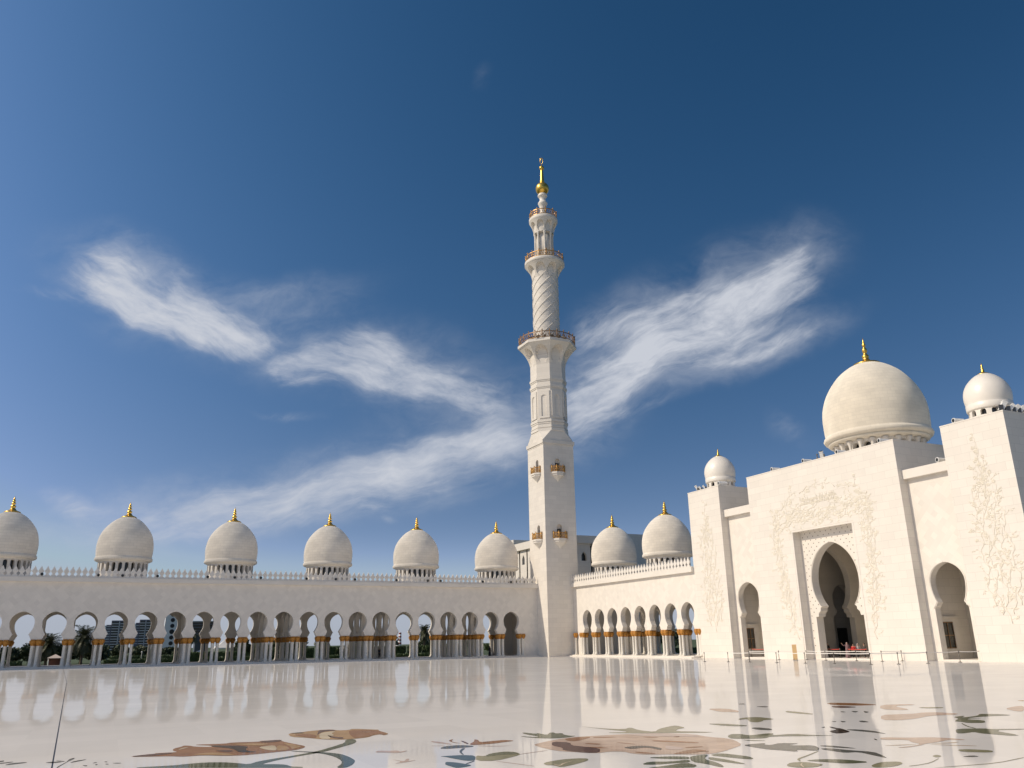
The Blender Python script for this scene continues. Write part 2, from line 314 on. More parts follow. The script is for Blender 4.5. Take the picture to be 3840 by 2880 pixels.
INLAY=[
('leaf_inlay','slate',1,[(-77.01,-110.87),(-76.87,-110.84),(-76.88,-111.09),(-76.99,-111.12)]),
('leaf_inlay','slate',1,[(-76.97,-111.34),(-76.65,-111.18),(-76.69,-111.37),(-76.95,-111.51)]),
('leaf_inlay','slate',1,[(-76.79,-111.79),(-76.69,-111.49),(-76.37,-111.47),(-76.37,-111.62),(-76.73,-111.83)]),
('stem_inlay','slate',1,[(-75.71,-112.98),(-75.67,-112.65),(-75.53,-111.96),(-75.52,-111.72),(-75.49,-111.41),(-75.4,-111.23),(-75.38,-111.4),(-75.44,-111.65),(-75.5,-111.89),(-75.65,-112.76),(-75.68,-113.0)]),
('leaf_inlay','slate',1,[(-75.47,-112.19),(-75.37,-111.88),(-75.11,-111.7),(-75.18,-111.88),(-75.39,-112.17)]),
('leaf_inlay','slate',1,[(-75.78,-111.54),(-75.58,-111.79),(-75.59,-111.92),(-75.74,-111.72)]),
('leaf_inlay','slate',1,[(-76.0,-111.85),(-75.82,-111.74),(-75.6,-111.96),(-75.81,-112.05)]),
('leaf_inlay','slate',1,[(-75.0,-112.6),(-74.96,-112.47),(-74.89,-112.45),(-74.93,-112.58)]),
('leaf_inlay','slate',1,[(-74.95,-112.89),(-74.91,-112.81),(-74.88,-112.94),(-74.92,-113.01)]),
('leaf_inlay','slate',1,[(-74.75,-112.43),(-74.69,-112.44),(-74.69,-112.57),(-74.75,-112.53)]),
('leaf_inlay','slate',1,[(-74.74,-112.88),(-74.67,-112.9),(-74.67,-113.01),(-74.73,-112.98)]),
('leaf_inlay','slate',1,[(-74.6,-112.83),(-74.49,-112.82),(-74.38,-112.97),(-74.49,-112.97)]),
('leaf_inlay','slate',1,[(-75.21,-112.8),(-75.08,-112.95),(-75.13,-113.09)]),
('flower_inlay','brown',1,[(-74.23,-111.79),(-73.96,-111.67),(-73.8,-111.52),(-73.64,-111.53),(-73.59,-111.39),(-73.19,-111.48),(-73.1,-111.4),(-73.19,-111.08),(-73.13,-110.6),(-72.9,-110.26),(-72.84,-110.04),(-72.7,-110.14),(-72.61,-110.47),(-72.23,-110.81),(-72.18,-110.48),(-72.54,-110.12),(-72.51,-109.98),(-71.83,-110.22),(-71.62,-110.02),(-70.93,-110.27),(-70.86,-110.06),(-70.64,-110.1),(-70.3,-110.1),(-70.38,-110.49),(-70.18,-111.48),(-70.08,-111.85),(-70.08,-112.14),(-70.17,-112.4),(-70.39,-112.69),(-70.63,-112.8),(-70.92,-112.88),(-71.38,-113.01),(-71.78,-113.08),(-72.12,-112.95),(-72.63,-112.5),(-73.01,-112.53),(-73.16,-112.43),(-73.3,-112.26),(-73.74,-112.06)]),
('petal_inlay','umber',2,[(-72.18,-110.48),(-71.89,-110.73),(-71.48,-111.01),(-71.38,-111.37),(-71.53,-111.85),(-71.52,-112.31),(-71.34,-112.55),(-71.5,-112.62),(-71.76,-112.42),(-71.78,-111.77),(-71.87,-111.33),(-72.21,-110.82)]),
('petal_inlay','cream',2,[(-71.18,-111.7),(-71.05,-111.49),(-70.72,-111.38),(-70.8,-112.14),(-70.92,-112.61),(-71.08,-112.33)]),
('petal_inlay','tan',2,[(-70.66,-111.42),(-70.48,-111.78),(-70.52,-112.33),(-70.65,-112.65),(-70.91,-112.62)]),
('petal_inlay','plum',2,[(-70.93,-110.27),(-70.64,-110.14),(-70.32,-110.16),(-70.39,-110.49),(-70.59,-110.64),(-70.88,-110.57)]),
('petal_inlay','tan',2,[(-72.85,-112.22),(-72.42,-112.02),(-72.1,-112.37),(-71.89,-112.85),(-72.11,-112.87),(-72.62,-112.45)]),
('petal_inlay','plum',2,[(-74.22,-111.78),(-73.8,-111.55),(-73.2,-111.53),(-73.26,-111.71),(-73.73,-112.0)]),
('petal_inlay','tan',2,[(-71.76,-110.42),(-71.17,-110.5),(-70.75,-110.99),(-71.09,-111.27),(-71.43,-110.9)]),
('petal_inlay','cream',2,[(-73.07,-111.05),(-72.93,-110.63),(-72.73,-110.48),(-72.91,-110.84)]),
('petal_inlay','plum',2,[(-72.29,-111.71),(-71.93,-111.77),(-71.82,-112.02),(-71.99,-112.26)]),
('petal_inlay','tan',2,[(-70.43,-110.79),(-70.25,-111.53),(-70.14,-112.04),(-70.37,-112.42),(-70.51,-112.52),(-70.42,-112.01)]),
('flower_inlay','tan',1,[(-69.82,-108.5),(-69.42,-108.38),(-69.15,-108.17),(-68.74,-108.04),(-68.41,-108.05),(-68.32,-108.48),(-68.01,-108.56),(-67.77,-108.21),(-67.27,-108.93),(-67.19,-108.99),(-67.28,-109.35),(-67.26,-110.15),(-67.35,-110.47),(-67.55,-110.7),(-67.53,-110.34),(-67.81,-110.52),(-68.07,-110.94),(-68.51,-111.1),(-68.78,-111.14),(-69.11,-110.92),(-69.37,-110.58),(-69.59,-110.01),(-69.94,-109.54)]),
('petal_inlay','cream',2,[(-69.01,-109.06),(-68.72,-108.74),(-68.42,-108.68),(-68.71,-109.27),(-68.76,-109.86),(-68.92,-110.05),(-69.13,-110.83),(-69.35,-110.55)]),
('petal_inlay','brown',2,[(-68.02,-108.6),(-67.29,-108.98),(-67.32,-110.36),(-67.54,-110.61),(-67.56,-110.12),(-68.06,-110.83),(-68.48,-111.0),(-68.34,-109.96)]),
('petal_inlay','plum',2,[(-68.81,-108.13),(-68.43,-108.15),(-68.34,-108.51),(-68.67,-108.53),(-68.93,-108.86),(-69.2,-109.56),(-68.92,-108.52)]),
('petal_inlay','plum',2,[(-68.93,-109.62),(-68.86,-110.28),(-68.66,-110.53),(-68.8,-110.97),(-69.01,-110.53)]),
('petal_inlay','umber',2,[(-69.76,-108.49),(-69.42,-108.38),(-69.35,-108.7),(-69.6,-108.68)]),
('petal_inlay','brown',2,[(-69.79,-108.96),(-69.32,-108.98),(-69.2,-109.56),(-69.41,-110.37),(-69.57,-109.93)]),
('stem_inlay','olive',1,[(-68.78,-111.16),(-68.52,-111.14),(-68.61,-111.69),(-68.81,-112.19),(-69.39,-112.88),(-69.94,-113.53),(-70.58,-113.95),(-70.88,-114.16),(-71.2,-114.41),(-71.58,-114.83),(-71.62,-114.94),(-71.36,-115.07),(-71.17,-115.3),(-71.14,-115.66),(-70.93,-115.84),(-70.96,-115.99),(-73.24,-114.55),(-73.64,-114.29),(-74.28,-113.88),(-73.39,-114.03),(-73.09,-113.93),(-72.7,-113.9),(-72.32,-114.11),(-72.07,-114.44),(-71.89,-114.77),(-71.61,-114.37),(-71.14,-114.06),(-70.82,-113.87),(-70.08,-113.34),(-69.41,-112.49),(-68.98,-111.87)]),
('stem_inlay','teal',1,[(-70.61,-112.82),(-70.21,-113.26),(-69.89,-113.64),(-69.67,-114.13),(-69.63,-114.73),(-69.67,-115.4),(-69.78,-115.77),(-69.97,-116.21),(-70.18,-116.49),(-70.35,-116.38),(-70.09,-115.85),(-69.96,-115.36),(-69.92,-114.54),(-70.04,-113.82),(-70.28,-113.4),(-70.57,-112.99)]),
('petal_inlay','rose',1,[(-68.9,-114.29),(-68.69,-114.01),(-68.51,-114.2),(-68.29,-114.25),(-68.32,-114.53),(-68.17,-114.42),(-68.1,-114.44),(-68.27,-114.65),(-68.49,-114.73),(-68.64,-114.5)]),
('petal_inlay','rose',1,[(-68.93,-115.69),(-68.82,-116.09),(-68.76,-116.17),(-68.61,-115.85),(-68.53,-115.86),(-68.7,-116.21),(-68.45,-116.15),(-68.75,-116.36),(-69.12,-116.47),(-68.84,-116.25)]),
('petal_inlay','rose',1,[(-66.92,-112.78),(-66.77,-113.09),(-66.66,-113.74),(-66.76,-113.83),(-66.97,-113.22)]),
('petal_inlay','rose',1,[(-67.32,-113.79),(-66.91,-114.0),(-67.12,-114.01)]),
('leaf_inlay','slate',1,[(-67.29,-114.46),(-67.01,-114.09),(-66.6,-114.07),(-66.35,-114.43),(-66.45,-114.62),(-66.75,-114.64),(-67.16,-114.64)]),
('petal_inlay','brown',1,[(-66.49,-113.02),(-66.33,-112.8),(-66.23,-112.76),(-66.46,-113.15),(-66.48,-113.55),(-66.39,-113.76),(-66.54,-113.61)]),
('petal_inlay','plum',1,[(-66.22,-113.2),(-66.16,-113.25),(-66.27,-113.95),(-66.36,-114.0)]),
('petal_inlay','brown',1,[(-66.3,-114.02),(-65.95,-113.54),(-65.78,-113.11),(-65.72,-113.22),(-65.9,-113.78),(-65.59,-113.74),(-65.13,-113.67),(-64.99,-114.04),(-65.32,-114.13),(-65.76,-114.3),(-66.09,-114.32),(-66.34,-114.27)]),
('petal_inlay','plum',2,[(-65.93,-113.86),(-65.64,-113.85),(-65.73,-113.95)]),
('petal_inlay','rose',1,[(-66.31,-114.4),(-65.71,-114.92),(-65.36,-114.76),(-65.74,-114.97),(-66.15,-114.7)]),
('stem_inlay','slate',1,[(-66.78,-114.71),(-66.71,-114.76),(-67.06,-115.33),(-67.23,-115.92),(-67.26,-115.9),(-67.12,-115.32)]),
('leaf_inlay','teal',1,[(-67.82,-115.87),(-67.62,-115.87),(-67.28,-115.93),(-67.05,-116.17),(-67.38,-116.94),(-67.58,-116.89),(-67.68,-116.38),(-67.73,-116.01)]),
('leaf_inlay','khaki',1,[(-67.04,-116.17),(-66.92,-116.41),(-66.62,-116.04),(-66.17,-115.88),(-65.99,-116.11),(-66.07,-116.56),(-66.32,-116.79),(-67.01,-117.25),(-67.39,-117.01)]),
('leaf_inlay','olive',2,[(-66.92,-116.41),(-66.63,-116.06),(-66.18,-115.91),(-66.01,-116.13),(-66.08,-116.5),(-66.52,-116.35),(-66.81,-116.47)]),
('leaf_inlay','teal',1,[(-68.15,-117.09),(-68.02,-116.78),(-67.86,-117.0),(-67.78,-117.33),(-67.73,-117.57),(-67.86,-117.7),(-68.11,-117.8),(-68.18,-117.75),(-68.19,-117.2)]),
('stem_inlay','slate',1,[(-67.79,-117.32),(-67.42,-116.95),(-67.42,-117.02),(-67.76,-117.37)]),
('leaf_inlay','khaki',1,[(-66.34,-118.18),(-66.14,-117.99),(-65.67,-117.83),(-65.3,-117.87),(-65.17,-117.97),(-65.16,-118.08),(-65.33,-118.33),(-65.87,-118.68),(-66.29,-118.87),(-66.26,-118.56),(-66.39,-118.42)]),
('leaf_inlay','cream',2,[(-66.07,-118.14),(-66.2,-118.41),(-66.18,-118.62),(-65.96,-118.35),(-65.58,-118.18),(-65.93,-118.4),(-66.23,-118.74),(-66.25,-118.51)]),
('stem_inlay','rose',1,[(-66.08,-116.5),(-65.21,-116.23),(-65.23,-116.29),(-66.11,-116.58)]),
('stem_inlay','rose',1,[(-67.02,-117.27),(-66.66,-118.38),(-66.69,-118.44),(-67.05,-117.34)]),
('leaf_inlay','olive',1,[(-63.91,-112.22),(-63.75,-112.83),(-63.62,-112.63),(-63.64,-113.27),(-63.3,-112.77),(-63.14,-112.76),(-63.27,-113.04),(-63.04,-113.08),(-63.22,-113.44),(-63.21,-113.81),(-63.06,-113.91),(-63.43,-114.12),(-63.87,-114.15),(-64.24,-113.79),(-64.43,-113.25),(-64.36,-113.13),(-64.14,-113.58),(-64.0,-113.5),(-64.06,-112.67)]),
('flower_inlay','peach',1,[(-64.93,-115.0),(-64.36,-114.61),(-63.7,-114.26),(-63.08,-114.13),(-62.24,-114.24),(-61.56,-114.36),(-60.76,-114.69),(-60.24,-115.39),(-60.31,-116.14),(-60.13,-116.59),(-60.22,-117.06),(-60.73,-117.96),(-61.4,-118.37),(-61.8,-118.62),(-62.37,-118.87),(-62.82,-118.76),(-63.21,-118.42),(-63.69,-118.2),(-63.87,-117.84),(-63.82,-117.45),(-64.12,-117.26),(-64.48,-117.36),(-64.72,-117.03),(-65.12,-116.43),(-65.05,-115.3)]),
('petal_inlay','plum',2,[(-64.26,-114.74),(-63.98,-115.17),(-64.26,-115.73),(-64.17,-116.02),(-63.99,-116.65),(-64.41,-117.32),(-64.7,-117.18),(-64.93,-116.47),(-64.67,-116.05),(-64.71,-115.53)]),
('petal_inlay','brown',2,[(-63.72,-114.38),(-63.2,-114.21),(-62.83,-114.41),(-63.67,-115.03),(-63.89,-114.89)]),
('petal_inlay','umber',2,[(-63.46,-116.82),(-62.98,-116.68),(-62.72,-116.95),(-62.75,-117.47),(-62.98,-117.71),(-62.92,-117.09),(-63.44,-117.19)]),
('petal_inlay','brown',2,[(-63.75,-115.53),(-63.48,-115.83),(-63.6,-116.02),(-63.82,-115.68)]),
('petal_inlay','brown',2,[(-62.83,-114.41),(-62.27,-114.84),(-62.61,-114.83),(-62.95,-114.6)]),
('petal_inlay','brown',2,[(-64.1,-116.22),(-63.72,-116.69),(-63.97,-116.66),(-64.13,-116.34)]),
('petal_inlay','brown',2,[(-63.0,-115.75),(-62.8,-116.37),(-62.85,-116.48),(-63.0,-116.04)]),
('petal_inlay','brown',2,[(-61.77,-115.09),(-61.36,-115.47),(-61.7,-115.45)]),
('petal_inlay','brown',2,[(-62.03,-115.94),(-61.66,-116.29),(-61.29,-116.95),(-61.42,-117.15),(-61.72,-116.7),(-62.08,-116.21)]),
('petal_inlay','brown',2,[(-63.64,-117.57),(-63.39,-118.07),(-63.46,-118.18),(-63.71,-117.86)]),
('petal_inlay','brown',2,[(-62.52,-118.31),(-62.18,-118.5),(-62.24,-118.56)]),
('petal_inlay','brown',2,[(-62.17,-117.59),(-61.7,-117.66),(-61.81,-117.77),(-62.26,-117.73)]),
('petal_inlay','brown',2,[(-61.02,-115.54),(-60.83,-115.56),(-61.02,-115.79),(-61.12,-115.7)]),
('petal_inlay','rose',2,[(-62.35,-117.01),(-62.24,-117.64),(-62.54,-117.93),(-62.8,-117.7)]),
('petal_inlay','brown',2,[(-63.25,-118.48),(-62.58,-118.1),(-62.2,-118.01),(-62.11,-118.41),(-62.66,-118.55)]),
('petal_inlay','rose',2,[(-61.79,-114.32),(-60.82,-114.77),(-60.32,-115.5),(-60.47,-116.03),(-61.08,-115.5),(-61.71,-114.96)]),
('leaf_inlay','khaki',1,[(-61.7,-111.54),(-61.48,-112.6),(-61.05,-113.18),(-60.59,-112.82),(-60.84,-113.6),(-60.75,-114.3),(-60.17,-113.67),(-59.43,-113.22),(-59.16,-113.13),(-59.33,-113.85),(-59.74,-114.03),(-60.17,-114.46),(-59.65,-114.97),(-59.44,-115.39),(-60.55,-114.76),(-61.48,-114.24),(-62.05,-113.62),(-61.28,-113.93),(-61.47,-113.02)]),
('leaf_inlay','olive',1,[(-64.02,-118.59),(-63.41,-118.69),(-63.1,-118.96),(-63.36,-119.32),(-63.69,-119.03)]),
('leaf_inlay','olive',1,[(-64.68,-119.41),(-64.3,-119.14),(-63.91,-119.39),(-63.38,-119.33),(-63.63,-119.71),(-64.0,-119.61),(-64.45,-119.59)]),
('leaf_inlay','olive',1,[(-64.89,-119.84),(-64.44,-119.85),(-63.72,-119.67),(-63.77,-120.15),(-64.08,-120.35)]),
('leaf_inlay','olive',1,[(-63.1,-118.96),(-62.7,-118.87),(-62.54,-118.94),(-63.07,-119.43),(-63.17,-120.0),(-63.37,-120.47),(-63.54,-120.62),(-63.5,-120.06),(-63.55,-119.65)]),
('leaf_inlay','olive',1,[(-62.61,-119.02),(-62.16,-118.84),(-61.99,-119.58),(-62.11,-119.94),(-62.3,-120.04),(-62.44,-119.58)]),
('leaf_inlay','olive',1,[(-62.77,-119.22),(-62.71,-119.77),(-62.81,-120.54),(-62.94,-120.39),(-63.02,-119.85),(-63.04,-119.56)]),
('leaf_inlay','khaki',1,[(-56.32,-112.59),(-55.8,-112.28),(-55.31,-112.4),(-55.34,-112.97),(-55.45,-113.34),(-55.95,-113.36),(-56.23,-113.64),(-56.64,-113.82),(-56.64,-113.51),(-56.07,-112.74),(-56.47,-112.85)]),
('leaf_inlay','khaki',1,[(-53.08,-111.26),(-52.82,-111.17),(-53.0,-112.53),(-53.3,-112.76),(-53.4,-111.72)]),
('leaf_inlay','olive',1,[(-58.11,-113.21),(-57.7,-113.51),(-57.42,-114.3),(-57.67,-114.55),(-58.08,-114.12)]),
('leaf_inlay','slate',1,[(-57.9,-114.99),(-57.61,-114.93),(-57.53,-115.47),(-57.82,-115.79),(-58.06,-115.49)]),
('leaf_inlay','olive',1,[(-59.83,-116.3),(-59.39,-115.92),(-59.16,-116.03),(-59.21,-116.4),(-58.99,-116.43),(-58.53,-116.33),(-58.32,-116.43),(-58.75,-116.78),(-57.99,-116.77),(-57.77,-117.39),(-57.37,-117.73),(-57.9,-117.52),(-58.92,-116.93),(-59.32,-117.2),(-59.73,-117.03),(-60.1,-116.78)]),
('stem_inlay','olive',1,[(-60.06,-117.12),(-59.58,-117.66),(-60.04,-117.44)]),
('leaf_inlay','slate',1,[(-60.79,-118.0),(-60.34,-117.93),(-60.03,-117.99),(-60.25,-118.18),(-60.21,-118.36),(-59.73,-118.15),(-59.38,-118.52),(-59.85,-118.54),(-59.76,-118.75),(-59.4,-118.94),(-59.66,-119.39),(-60.1,-119.78),(-60.3,-119.31),(-60.56,-119.64),(-60.71,-119.21),(-60.82,-118.97),(-60.83,-118.62)]),
('leaf_inlay','slate',1,[(-59.38,-119.04),(-59.09,-119.2),(-59.02,-119.73),(-59.06,-119.96),(-59.35,-119.45)]),
('leaf_inlay','slate',1,[(-59.8,-119.51),(-59.51,-119.49),(-59.4,-120.08),(-59.19,-120.54),(-59.49,-121.05),(-59.79,-121.44),(-59.66,-120.94),(-59.49,-120.38),(-59.83,-120.32),(-59.84,-120.04)]),
('stem_inlay','khaki',1,[(-60.11,-119.77),(-60.85,-120.19),(-61.31,-120.42),(-61.49,-120.56),(-61.65,-120.81),(-61.59,-120.78),(-61.4,-120.54),(-60.9,-120.28),(-60.11,-119.82)]),
('leaf_inlay','khaki',1,[(-62.23,-121.04),(-61.93,-120.83),(-61.62,-120.89),(-61.55,-121.27),(-61.61,-121.43),(-61.97,-121.58),(-62.29,-121.49),(-62.35,-121.21)]),
('leaf_inlay','olive',1,[(-61.5,-120.76),(-61.05,-120.77),(-60.63,-121.11),(-60.51,-121.67),(-61.1,-121.56),(-61.26,-121.19)]),
('leaf_inlay','cream',2,[(-61.67,-120.93),(-62.01,-121.18),(-62.24,-121.52),(-62.22,-121.54),(-61.98,-121.2)]),
('flower_inlay','umber',1,[(-55.8,-115.94),(-55.83,-116.14),(-55.95,-116.37),(-55.92,-116.48),(-56.28,-117.12),(-56.48,-117.34),(-57.02,-117.44),(-56.95,-117.14),(-56.71,-116.82),(-56.22,-116.66),(-56.03,-116.21)]),
('stem_inlay','slate',1,[(-56.05,-116.77),(-55.77,-116.98),(-55.73,-117.51),(-55.88,-117.84),(-56.06,-118.22),(-56.05,-117.76),(-56.12,-117.03)]),
('leaf_inlay','slate',1,[(-56.2,-116.01),(-55.89,-115.88),(-56.2,-116.15)]),
('flower_inlay','brown',1,[(-49.36,-109.51),(-48.8,-109.26),(-48.27,-110.12),(-48.25,-111.17),(-49.16,-110.94),(-49.66,-110.29)]),
('petal_inlay','plum',1,[(-50.13,-110.51),(-49.73,-110.73),(-49.7,-111.47),(-50.46,-111.42),(-50.53,-111.04)]),
('leaf_inlay','slate',1,[(-51.63,-112.38),(-51.61,-112.68),(-51.88,-112.72)]),
('leaf_inlay','slate',1,[(-51.22,-112.48),(-51.13,-112.77),(-51.65,-113.05)]),
('leaf_inlay','slate',1,[(-50.9,-112.73),(-51.02,-113.13),(-51.52,-113.39)]),
('leaf_inlay','slate',1,[(-54.6,-114.83),(-54.4,-114.89),(-54.67,-115.09)]),
('leaf_inlay','slate',1,[(-54.29,-114.9),(-54.22,-115.11),(-54.59,-115.31)]),
('leaf_inlay','slate',1,[(-53.85,-115.22),(-53.64,-115.22),(-53.86,-115.68),(-54.12,-115.59)]),
('leaf_inlay','slate',1,[(-51.94,-107.48),(-51.7,-107.56),(-52.0,-107.9),(-52.15,-107.73)]),
('leaf_inlay','slate',1,[(-52.45,-109.0),(-52.01,-109.01),(-52.06,-109.36),(-52.42,-109.51)]),
('petal_inlay','peach',1,[(-54.47,-108.65),(-53.87,-109.02),(-54.12,-110.04),(-54.66,-110.68),(-54.72,-110.42),(-55.01,-110.07)]),
('petal_inlay','peach',1,[(-48.28,-111.18),(-47.24,-111.52),(-47.27,-112.0),(-48.41,-111.82),(-49.16,-113.27),(-49.72,-113.26),(-49.83,-112.53)]),
('petal_inlay','peach',1,[(-50.36,-114.45),(-49.85,-114.3),(-49.39,-114.54),(-49.36,-115.33),(-49.88,-115.49),(-50.67,-115.25),(-51.93,-115.7),(-52.7,-115.77),(-53.04,-115.37),(-51.65,-114.16),(-51.0,-114.34)]),
('leaf_inlay','khaki',1,[(-48.16,-112.72),(-47.62,-113.06),(-47.53,-113.31),(-47.92,-113.58),(-48.44,-113.17)]),
('leaf_inlay','olive',1,[(-50.48,-115.92),(-49.82,-115.89),(-50.6,-116.28),(-49.53,-116.11),(-48.97,-115.73),(-48.78,-115.87),(-48.52,-116.15),(-48.57,-116.65),(-49.52,-116.4),(-50.66,-116.46),(-50.1,-116.78),(-50.92,-116.6),(-50.75,-117.2),(-51.47,-117.74),(-51.86,-117.45),(-51.7,-117.13),(-51.75,-116.94),(-51.3,-116.65),(-50.9,-116.45)]),
('stem_inlay','olive',1,[(-52.11,-117.42),(-52.04,-117.41),(-52.68,-118.08),(-52.96,-118.52),(-53.08,-118.59),(-52.79,-118.11)]),
('leaf_inlay','olive',1,[(-53.71,-118.45),(-53.41,-118.41),(-52.83,-118.69),(-52.9,-118.89),(-52.1,-119.33),(-52.28,-119.45),(-53.11,-119.11),(-53.63,-120.26),(-53.92,-120.21),(-53.98,-119.68),(-54.02,-119.43),(-53.84,-119.09),(-54.35,-119.2),(-54.51,-119.09)]),
('flower_inlay','peach',1,[(-56.79,-118.63),(-56.32,-119.06),(-55.79,-119.32),(-55.56,-119.69),(-55.57,-120.19),(-55.78,-120.07),(-55.84,-119.9),(-56.44,-120.09),(-57.04,-120.16),(-57.37,-120.31),(-58.01,-120.42),(-58.19,-120.29),(-57.54,-120.28),(-57.13,-120.1),(-57.04,-119.78),(-56.69,-119.37),(-57.26,-119.04)]),
('stem_inlay','tan',1,[(-58.18,-119.86),(-57.69,-119.97),(-57.19,-120.15),(-57.78,-120.05)]),
('stem_inlay','tan',1,[(-57.04,-120.16),(-56.29,-120.35),(-56.06,-120.35),(-56.38,-120.44)]),
('stem_inlay','tan',1,[(-57.06,-120.19),(-56.85,-120.57),(-56.42,-121.05),(-56.47,-121.09),(-56.92,-120.63)]),
('leaf_inlay','khaki',1,[(-57.38,-121.26),(-57.1,-121.36),(-56.86,-121.77),(-57.22,-122.01),(-57.64,-121.57)]),
('leaf_inlay','slate',1,[(-58.3,-122.06),(-57.94,-122.07),(-57.98,-122.26),(-58.23,-122.22)]),
('leaf_inlay','khaki',1,[(-58.75,-121.69),(-58.46,-121.58),(-58.57,-121.81),(-58.86,-121.91)]),
('stem_inlay','khaki',1,[(-58.92,-121.99),(-59.57,-122.31),(-60.03,-122.41),(-60.32,-122.41),(-60.38,-122.46),(-60.09,-122.46),(-59.62,-122.37),(-58.94,-122.02)]),
('stem_inlay','khaki',1,[(-57.33,-122.8),(-58.56,-123.04),(-59.68,-122.89),(-60.12,-122.84),(-60.14,-122.85),(-59.71,-122.93),(-58.63,-123.09),(-57.44,-122.87)]),
('leaf_inlay','khaki',1,[(-60.92,-122.01),(-60.65,-121.86),(-60.3,-121.75),(-59.97,-121.89),(-60.13,-122.12),(-60.55,-122.31),(-60.98,-122.29),(-61.05,-122.18)]),
('flower_inlay','peach',1,[(-46.5,-114.91),(-45.36,-114.48),(-44.78,-114.47),(-47.02,-115.96),(-47.21,-115.81)]),
('petal_inlay','tan',1,[(-42.74,-112.8),(-42.34,-112.85),(-42.89,-113.22)]),
('leaf_inlay','slate',1,[(-57.2,-118.77),(-57.16,-118.8),(-57.35,-119.04),(-57.38,-118.98)])]
CLOUDS= [(-0.4943,0.121,0.0423,0.0226,-25,0.6),(-0.4491,0.1013,0.0536,0.0271,-25,0.8),(-0.3984,0.0815,0.0621,0.0282,-18,0.95),(-0.3532,0.0663,0.0564,0.0226,-12,0.95),(-0.3194,0.0561,0.0282,0.0147,0,0.7),(-0.4012,0.1227,0.0169,0.0271,20,0.35),(-0.4886,0.1476,0.0367,0.0226,-20,0.3),(-0.562,0.1126,0.0395,0.0079,-10,0.18),(-0.2573,0.0251,0.0339,0.0237,0,0.7),(-0.2065,0.0223,0.0508,0.0254,-5,0.75),(-0.1642,0.0437,0.0339,0.0226,-25,0.65),(-0.1501,0.0166,0.0508,0.0237,-15,0.7),(-0.0993,0.0025,0.0508,0.0214,-12,0.75),(-0.0542,-0.0087,0.0395,0.0237,-20,0.75),(-0.0316,-0.024,0.0254,0.0147,-15,0.5),(-0.0147,-0.0708,0.0621,0.0197,5,0.5),(-0.088,-0.0821,0.0677,0.0203,12,0.65),(-0.1445,-0.1018,0.0677,0.0203,18,0.7),(-0.2065,-0.1216,0.0734,0.0214,14,0.65),(-0.2855,-0.1368,0.079,0.0226,8,0.55),(-0.3702,-0.1515,0.0846,0.0237,8,0.45),(-0.4435,-0.1667,0.079,0.0226,5,0.38),(-0.5394,-0.1413,0.0395,0.0135,-15,0.32),(-0.1162,-0.1244,0.1129,0.0226,12,0.3),(-0.2573,-0.1583,0.1241,0.0197,8,0.28),(-0.009,-0.0511,0.0395,0.0282,0,0.25),(0.0897,-0.0426,0.0451,0.0203,35,0.45),(0.1208,-0.0059,0.0508,0.0282,45,0.5),(0.1602,0.0336,0.0564,0.0339,30,0.65),(0.211,0.0646,0.0677,0.0293,22,0.8),(0.2675,0.0844,0.0677,0.026,22,0.85),(0.3154,0.1041,0.0508,0.0248,30,0.85),(0.3436,0.1267,0.0282,0.0282,55,0.55),(0.1095,0.0731,0.0508,0.0181,15,0.38),(0.1772,0.0844,0.0621,0.0158,18,0.4),(0.2562,0.1154,0.0734,0.0181,15,0.35),(0.3465,0.1521,0.0282,0.0169,60,0.22),(0.0813,0.0054,0.0339,0.0451,0,0.22),(0.2787,0.0392,0.0621,0.0096,18,0.55),(0.3352,0.0561,0.0536,0.0079,20,0.5),(0.1659,-0.0285,0.0508,0.0079,18,0.25),(0.3425,-0.0511,0.0282,0.0169,-35,0.2),(-0.3081,0.1069,0.0677,0.0068,10,0.2),(-0.2742,-0.0341,0.0395,0.0056,-5,0.25),(-0.1501,-0.1639,0.0124,0.0045,-10,0.25),(-0.0372,0.3778,0.0169,0.009,40,0.12),(-0.4266,0.1041,0.1298,0.0536,-22,0.55),(-0.4548,0.1408,0.0621,0.0339,-30,0.35),(-0.1501,0.0223,0.1467,0.0536,-14,0.5),(-0.2742,0.1069,0.1072,0.0226,8,0.22),(-0.2291,-0.1244,0.2257,0.048,12,0.5),(-0.4548,-0.1583,0.1467,0.0395,6,0.4),(0.211,0.0787,0.1636,0.0592,26,0.6),(0.3013,0.1182,0.0903,0.0451,35,0.4),(0.1151,-0.0172,0.0846,0.0508,45,0.45),(0.0135,-0.0511,0.079,0.0451,0,0.35),(0.307,0.0449,0.1072,0.0226,20,0.4)]
CAM_LOC= (-75.16, -135.151, 2.48)
AX_R,AX_U,AX_F= ((0.90179, -0.43189, -0.01584), (-0.11606, -0.27732, 0.95374), (0.41631, 0.85823, 0.3002))
LENS= 28.843
SKY_STRENGTH = .10; SKY_DUST = 1.6; SKY_OZONE = 3.0; SKY_K = 1.12; SKY_C = 1.34; SKY_R = 1.2; SKY_GX = .16; SKY_T = (.97, .98, 1.13); SKY_MAX = (4.4, 4.7, 5.8); HAZE_F = .85; HAZE_V = .9; HAZE_MAX = 3.6; CLOUD_V = 5.6; SUN_E = 3.0; SUN_C = (1.0, .88, .72); EXPO = .2
